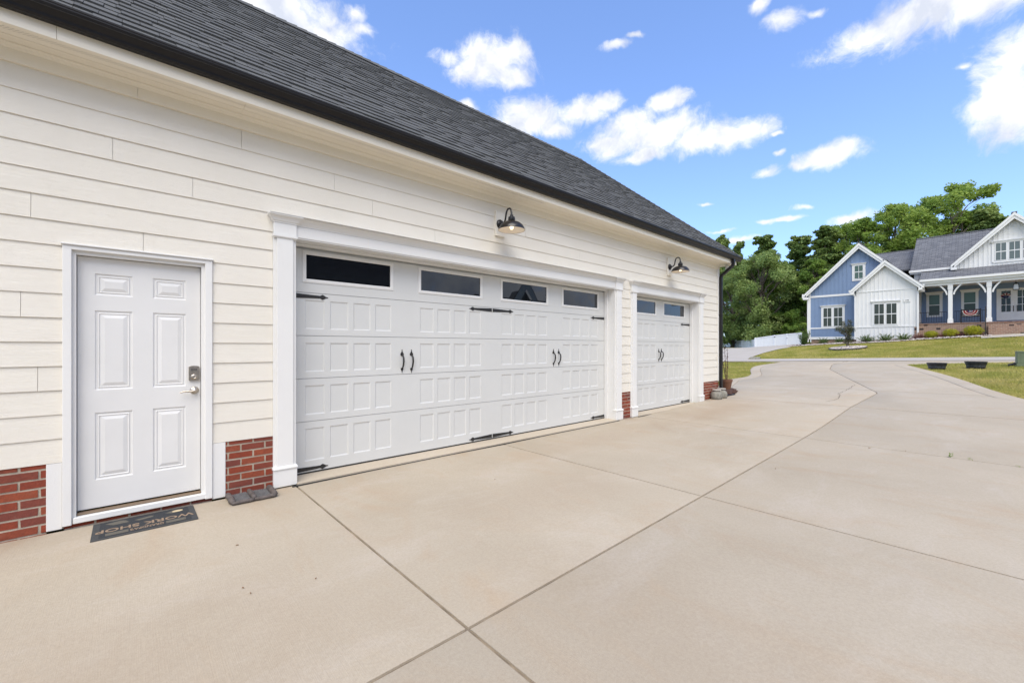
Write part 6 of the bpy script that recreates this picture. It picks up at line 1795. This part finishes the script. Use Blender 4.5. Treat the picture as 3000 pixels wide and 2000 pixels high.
# ------------------------------------------------------------------ litter on the concrete
M['drybit'] = plain('dry_leaf_bit', (.24, .15, .085), .9); M['weed'] = leaf_mat('joint_weed', (.08, .14, .02), (.14, .24, .03), (.2, .3, .05))
def bit(px, py, s, lab):
    p = tp(px, py); a = px*.7; d = Vector((cos(a), sin(a), 0)); e = Vector((-sin(a), cos(a), 0)); mb = MB()
    P = [p - d*s, p - d*s*.3 + e*s*.4, p + d*s*.5 + e*s*.3, p + d*s, p + d*s*.3 - e*s*.35, p - d*s*.4 - e*s*.3]
    mb.poly_prism([(q.x, q.y, q.z + .002 + .004*(i % 2)) for i, q in enumerate(P)], (0, 0, .0015))
    tag(mk('dry_leaf', mb, M['drybit']), lab, 'leaf', 'dry leaves on the concrete')
bit(712, 1722, .009, 'upper of two tiny dry leaves left of the joint crossing'); bit(734, 1738, .009, 'lower of two tiny dry leaves left of the joint crossing'); bit(695, 1597, .010, 'tiny dry leaf in front of the boot scraper')
bit(2547, 1312, .016, 'curled dry leaf near the outer driveway joint'); bit(2653, 1321, .013, 'small dry leaf on the outer driveway joint'); bit(2272, 1373, .011, 'tiny dry leaf on the middle slab past the long joint'); bit(1450, 1404, .007, 'tiny dark leaf before the double garage door'); bit(925, 1695, .007, 'tiny dry leaf beside the first cross joint')
R = random.Random(77)
for (px, py, h, lab) in ((2786, 1338, .05, 'green weed sprouting from the driveway joint, the tallest one'), (2842, 1346, .024, 'small green weed in the driveway joint right of the tallest'), (2983, 1367, .02, 'tiny green weed in the driveway joint at the right edge')):
    p = tp(px, py); V_, F_ = [], []
    for _ in range(26): add_leaf(V_, F_, p + Vector((R.uniform(-.02, .02), R.uniform(-.02, .02), R.uniform(.0, h))), rdir(R), rdir(R), h*.42, .5)
    o = bpy.data.objects.new('weed', leaf_mesh('weed', V_, F_, M['weed'])); COL.objects.link(o); tag(o, lab, 'weed', 'weeds in the driveway joint')

# ------------------------------------------------------------------ houses behind the camera, seen mirrored in the garage panes
def back_house(name, lab, x0, x1, y0, y1, ze, slope, wallm, gable=None):
    h = thing(name, lab, 'house', ((x0+x1)/2, (y0+y1)/2, 0)); mb = MB(); mb.box(x0 + .3, x1 - .3, y0 + .3, y1 - .3, -.3, ze - .1); mk('wall', mb, wallm, h)
    ym = (y0+y1)/2; zr_ = ze + slope*(y1 - ym); mb = MB()
    hip = 0 if gable else 0
    mb.hull([(x0, y1, ze), (x1, y1, ze), (x1, ym, zr_), (x0, ym, zr_)], [(x0, y1, ze - .15), (x1, y1, ze - .15), (x1, ym, zr_ - .15), (x0, ym, zr_ - .15)])
    mb.hull([(x0, y0, ze), (x1, y0, ze), (x1, ym, zr_), (x0, ym, zr_)], [(x0, y0, ze - .15), (x1, y0, ze - .15), (x1, ym, zr_ - .15), (x0, ym, zr_ - .15)])
    mk('roof', mb, M['hroof2'], h); mk('gutter', MB().box(x0, x1, y1 + .001, y1 + .12, ze - .16, ze - .02), M['black_metal'], h); mk('fascia_board', MB().box(x0, x1, y1 - .08, y1 - .001, ze - .4, ze - .151), M['trim'], h)
    for x in (x0 + .31, x1 - .31):
        mb = MB(); mb.add([(x, y0 + .3, ze - .1), (x, y1 - .3, ze - .1), (x, ym, zr_ - .25)], [(0, 1, 2)]); mk('gable_wall', mb, wallm, h)
    return h
m_, nt_, b_ = new_mat('dark_reflected_shingles'); N_ = NT(nt_); v_ = N_.n('ShaderNodeSeparateXYZ', {0: N_.n('ShaderNodeNewGeometry').outputs['Position']})
vv = N_.n('ShaderNodeCombineXYZ', {0: v_.outputs[0], 1: v_.outputs[2], 2: 0.}); br_ = N_.n('ShaderNodeTexBrick', {'Vector': vv.outputs[0], 'Color1': (.03, .03, .033, 1), 'Color2': (.07, .072, .078, 1), 'Mortar': (.012, .012, .013, 1), 'Scale': 1., 'Brick Width': .3, 'Row Height': .11, 'Mortar Size': .012}); N_.set(b_, Base_Color=br_.outputs[0], Roughness=.9); M['hroof2'] = m_
back_house('main_house_wing', 'white house wing with dark roof behind the camera, mirrored in the first garage pane', -9, 8.9, -22, -12.0, 4.0, .85, M['hwhite'])
bh = back_house('mirrored_house', 'dark roofed gabled house mirrored in the third garage door pane', 41.5, 63, -56, -44, 5.6, .72, M['hwhite'])
gx0, gx1, gyy = 43.2, 50.0, -43.6; ga = (gx0+gx1)/2
mb = MB(); mb.hull([(gx0, gyy, 0), (gx1, gyy, 0), (gx1, gyy, 5.8), (ga, gyy, 10.4), (gx0, gyy, 5.8)], [(gx0, gyy - 3, 0), (gx1, gyy - 3, 0), (gx1, gyy - 3, 5.8), (ga, gyy - 3, 10.4), (gx0, gyy - 3, 5.8)]); mk('front_gable', mb, plain('dark_gable_paint', (.05, .055, .065), .7), bh)
for s in (gx0 - .5, gx1 + .5):
    mb = MB(); mb.hull([(ga, gyy + .4, 11.0), (s, gyy + .4, 5.4), (s, gyy + .4, 5.0), (ga, gyy + .4, 10.5)], [(ga, gyy + .3, 11.0), (s, gyy + .3, 7.0), (s, gyy + .3, 6.6), (ga, gyy + .3, 12.5)]); mk('rake_board', mb, M['hwhite'], bh)
mk('window', MB().box(ga - .7, ga + .7, gyy + .02, gyy + .1, 6.6, 8.6), M['hwhite'], bh)
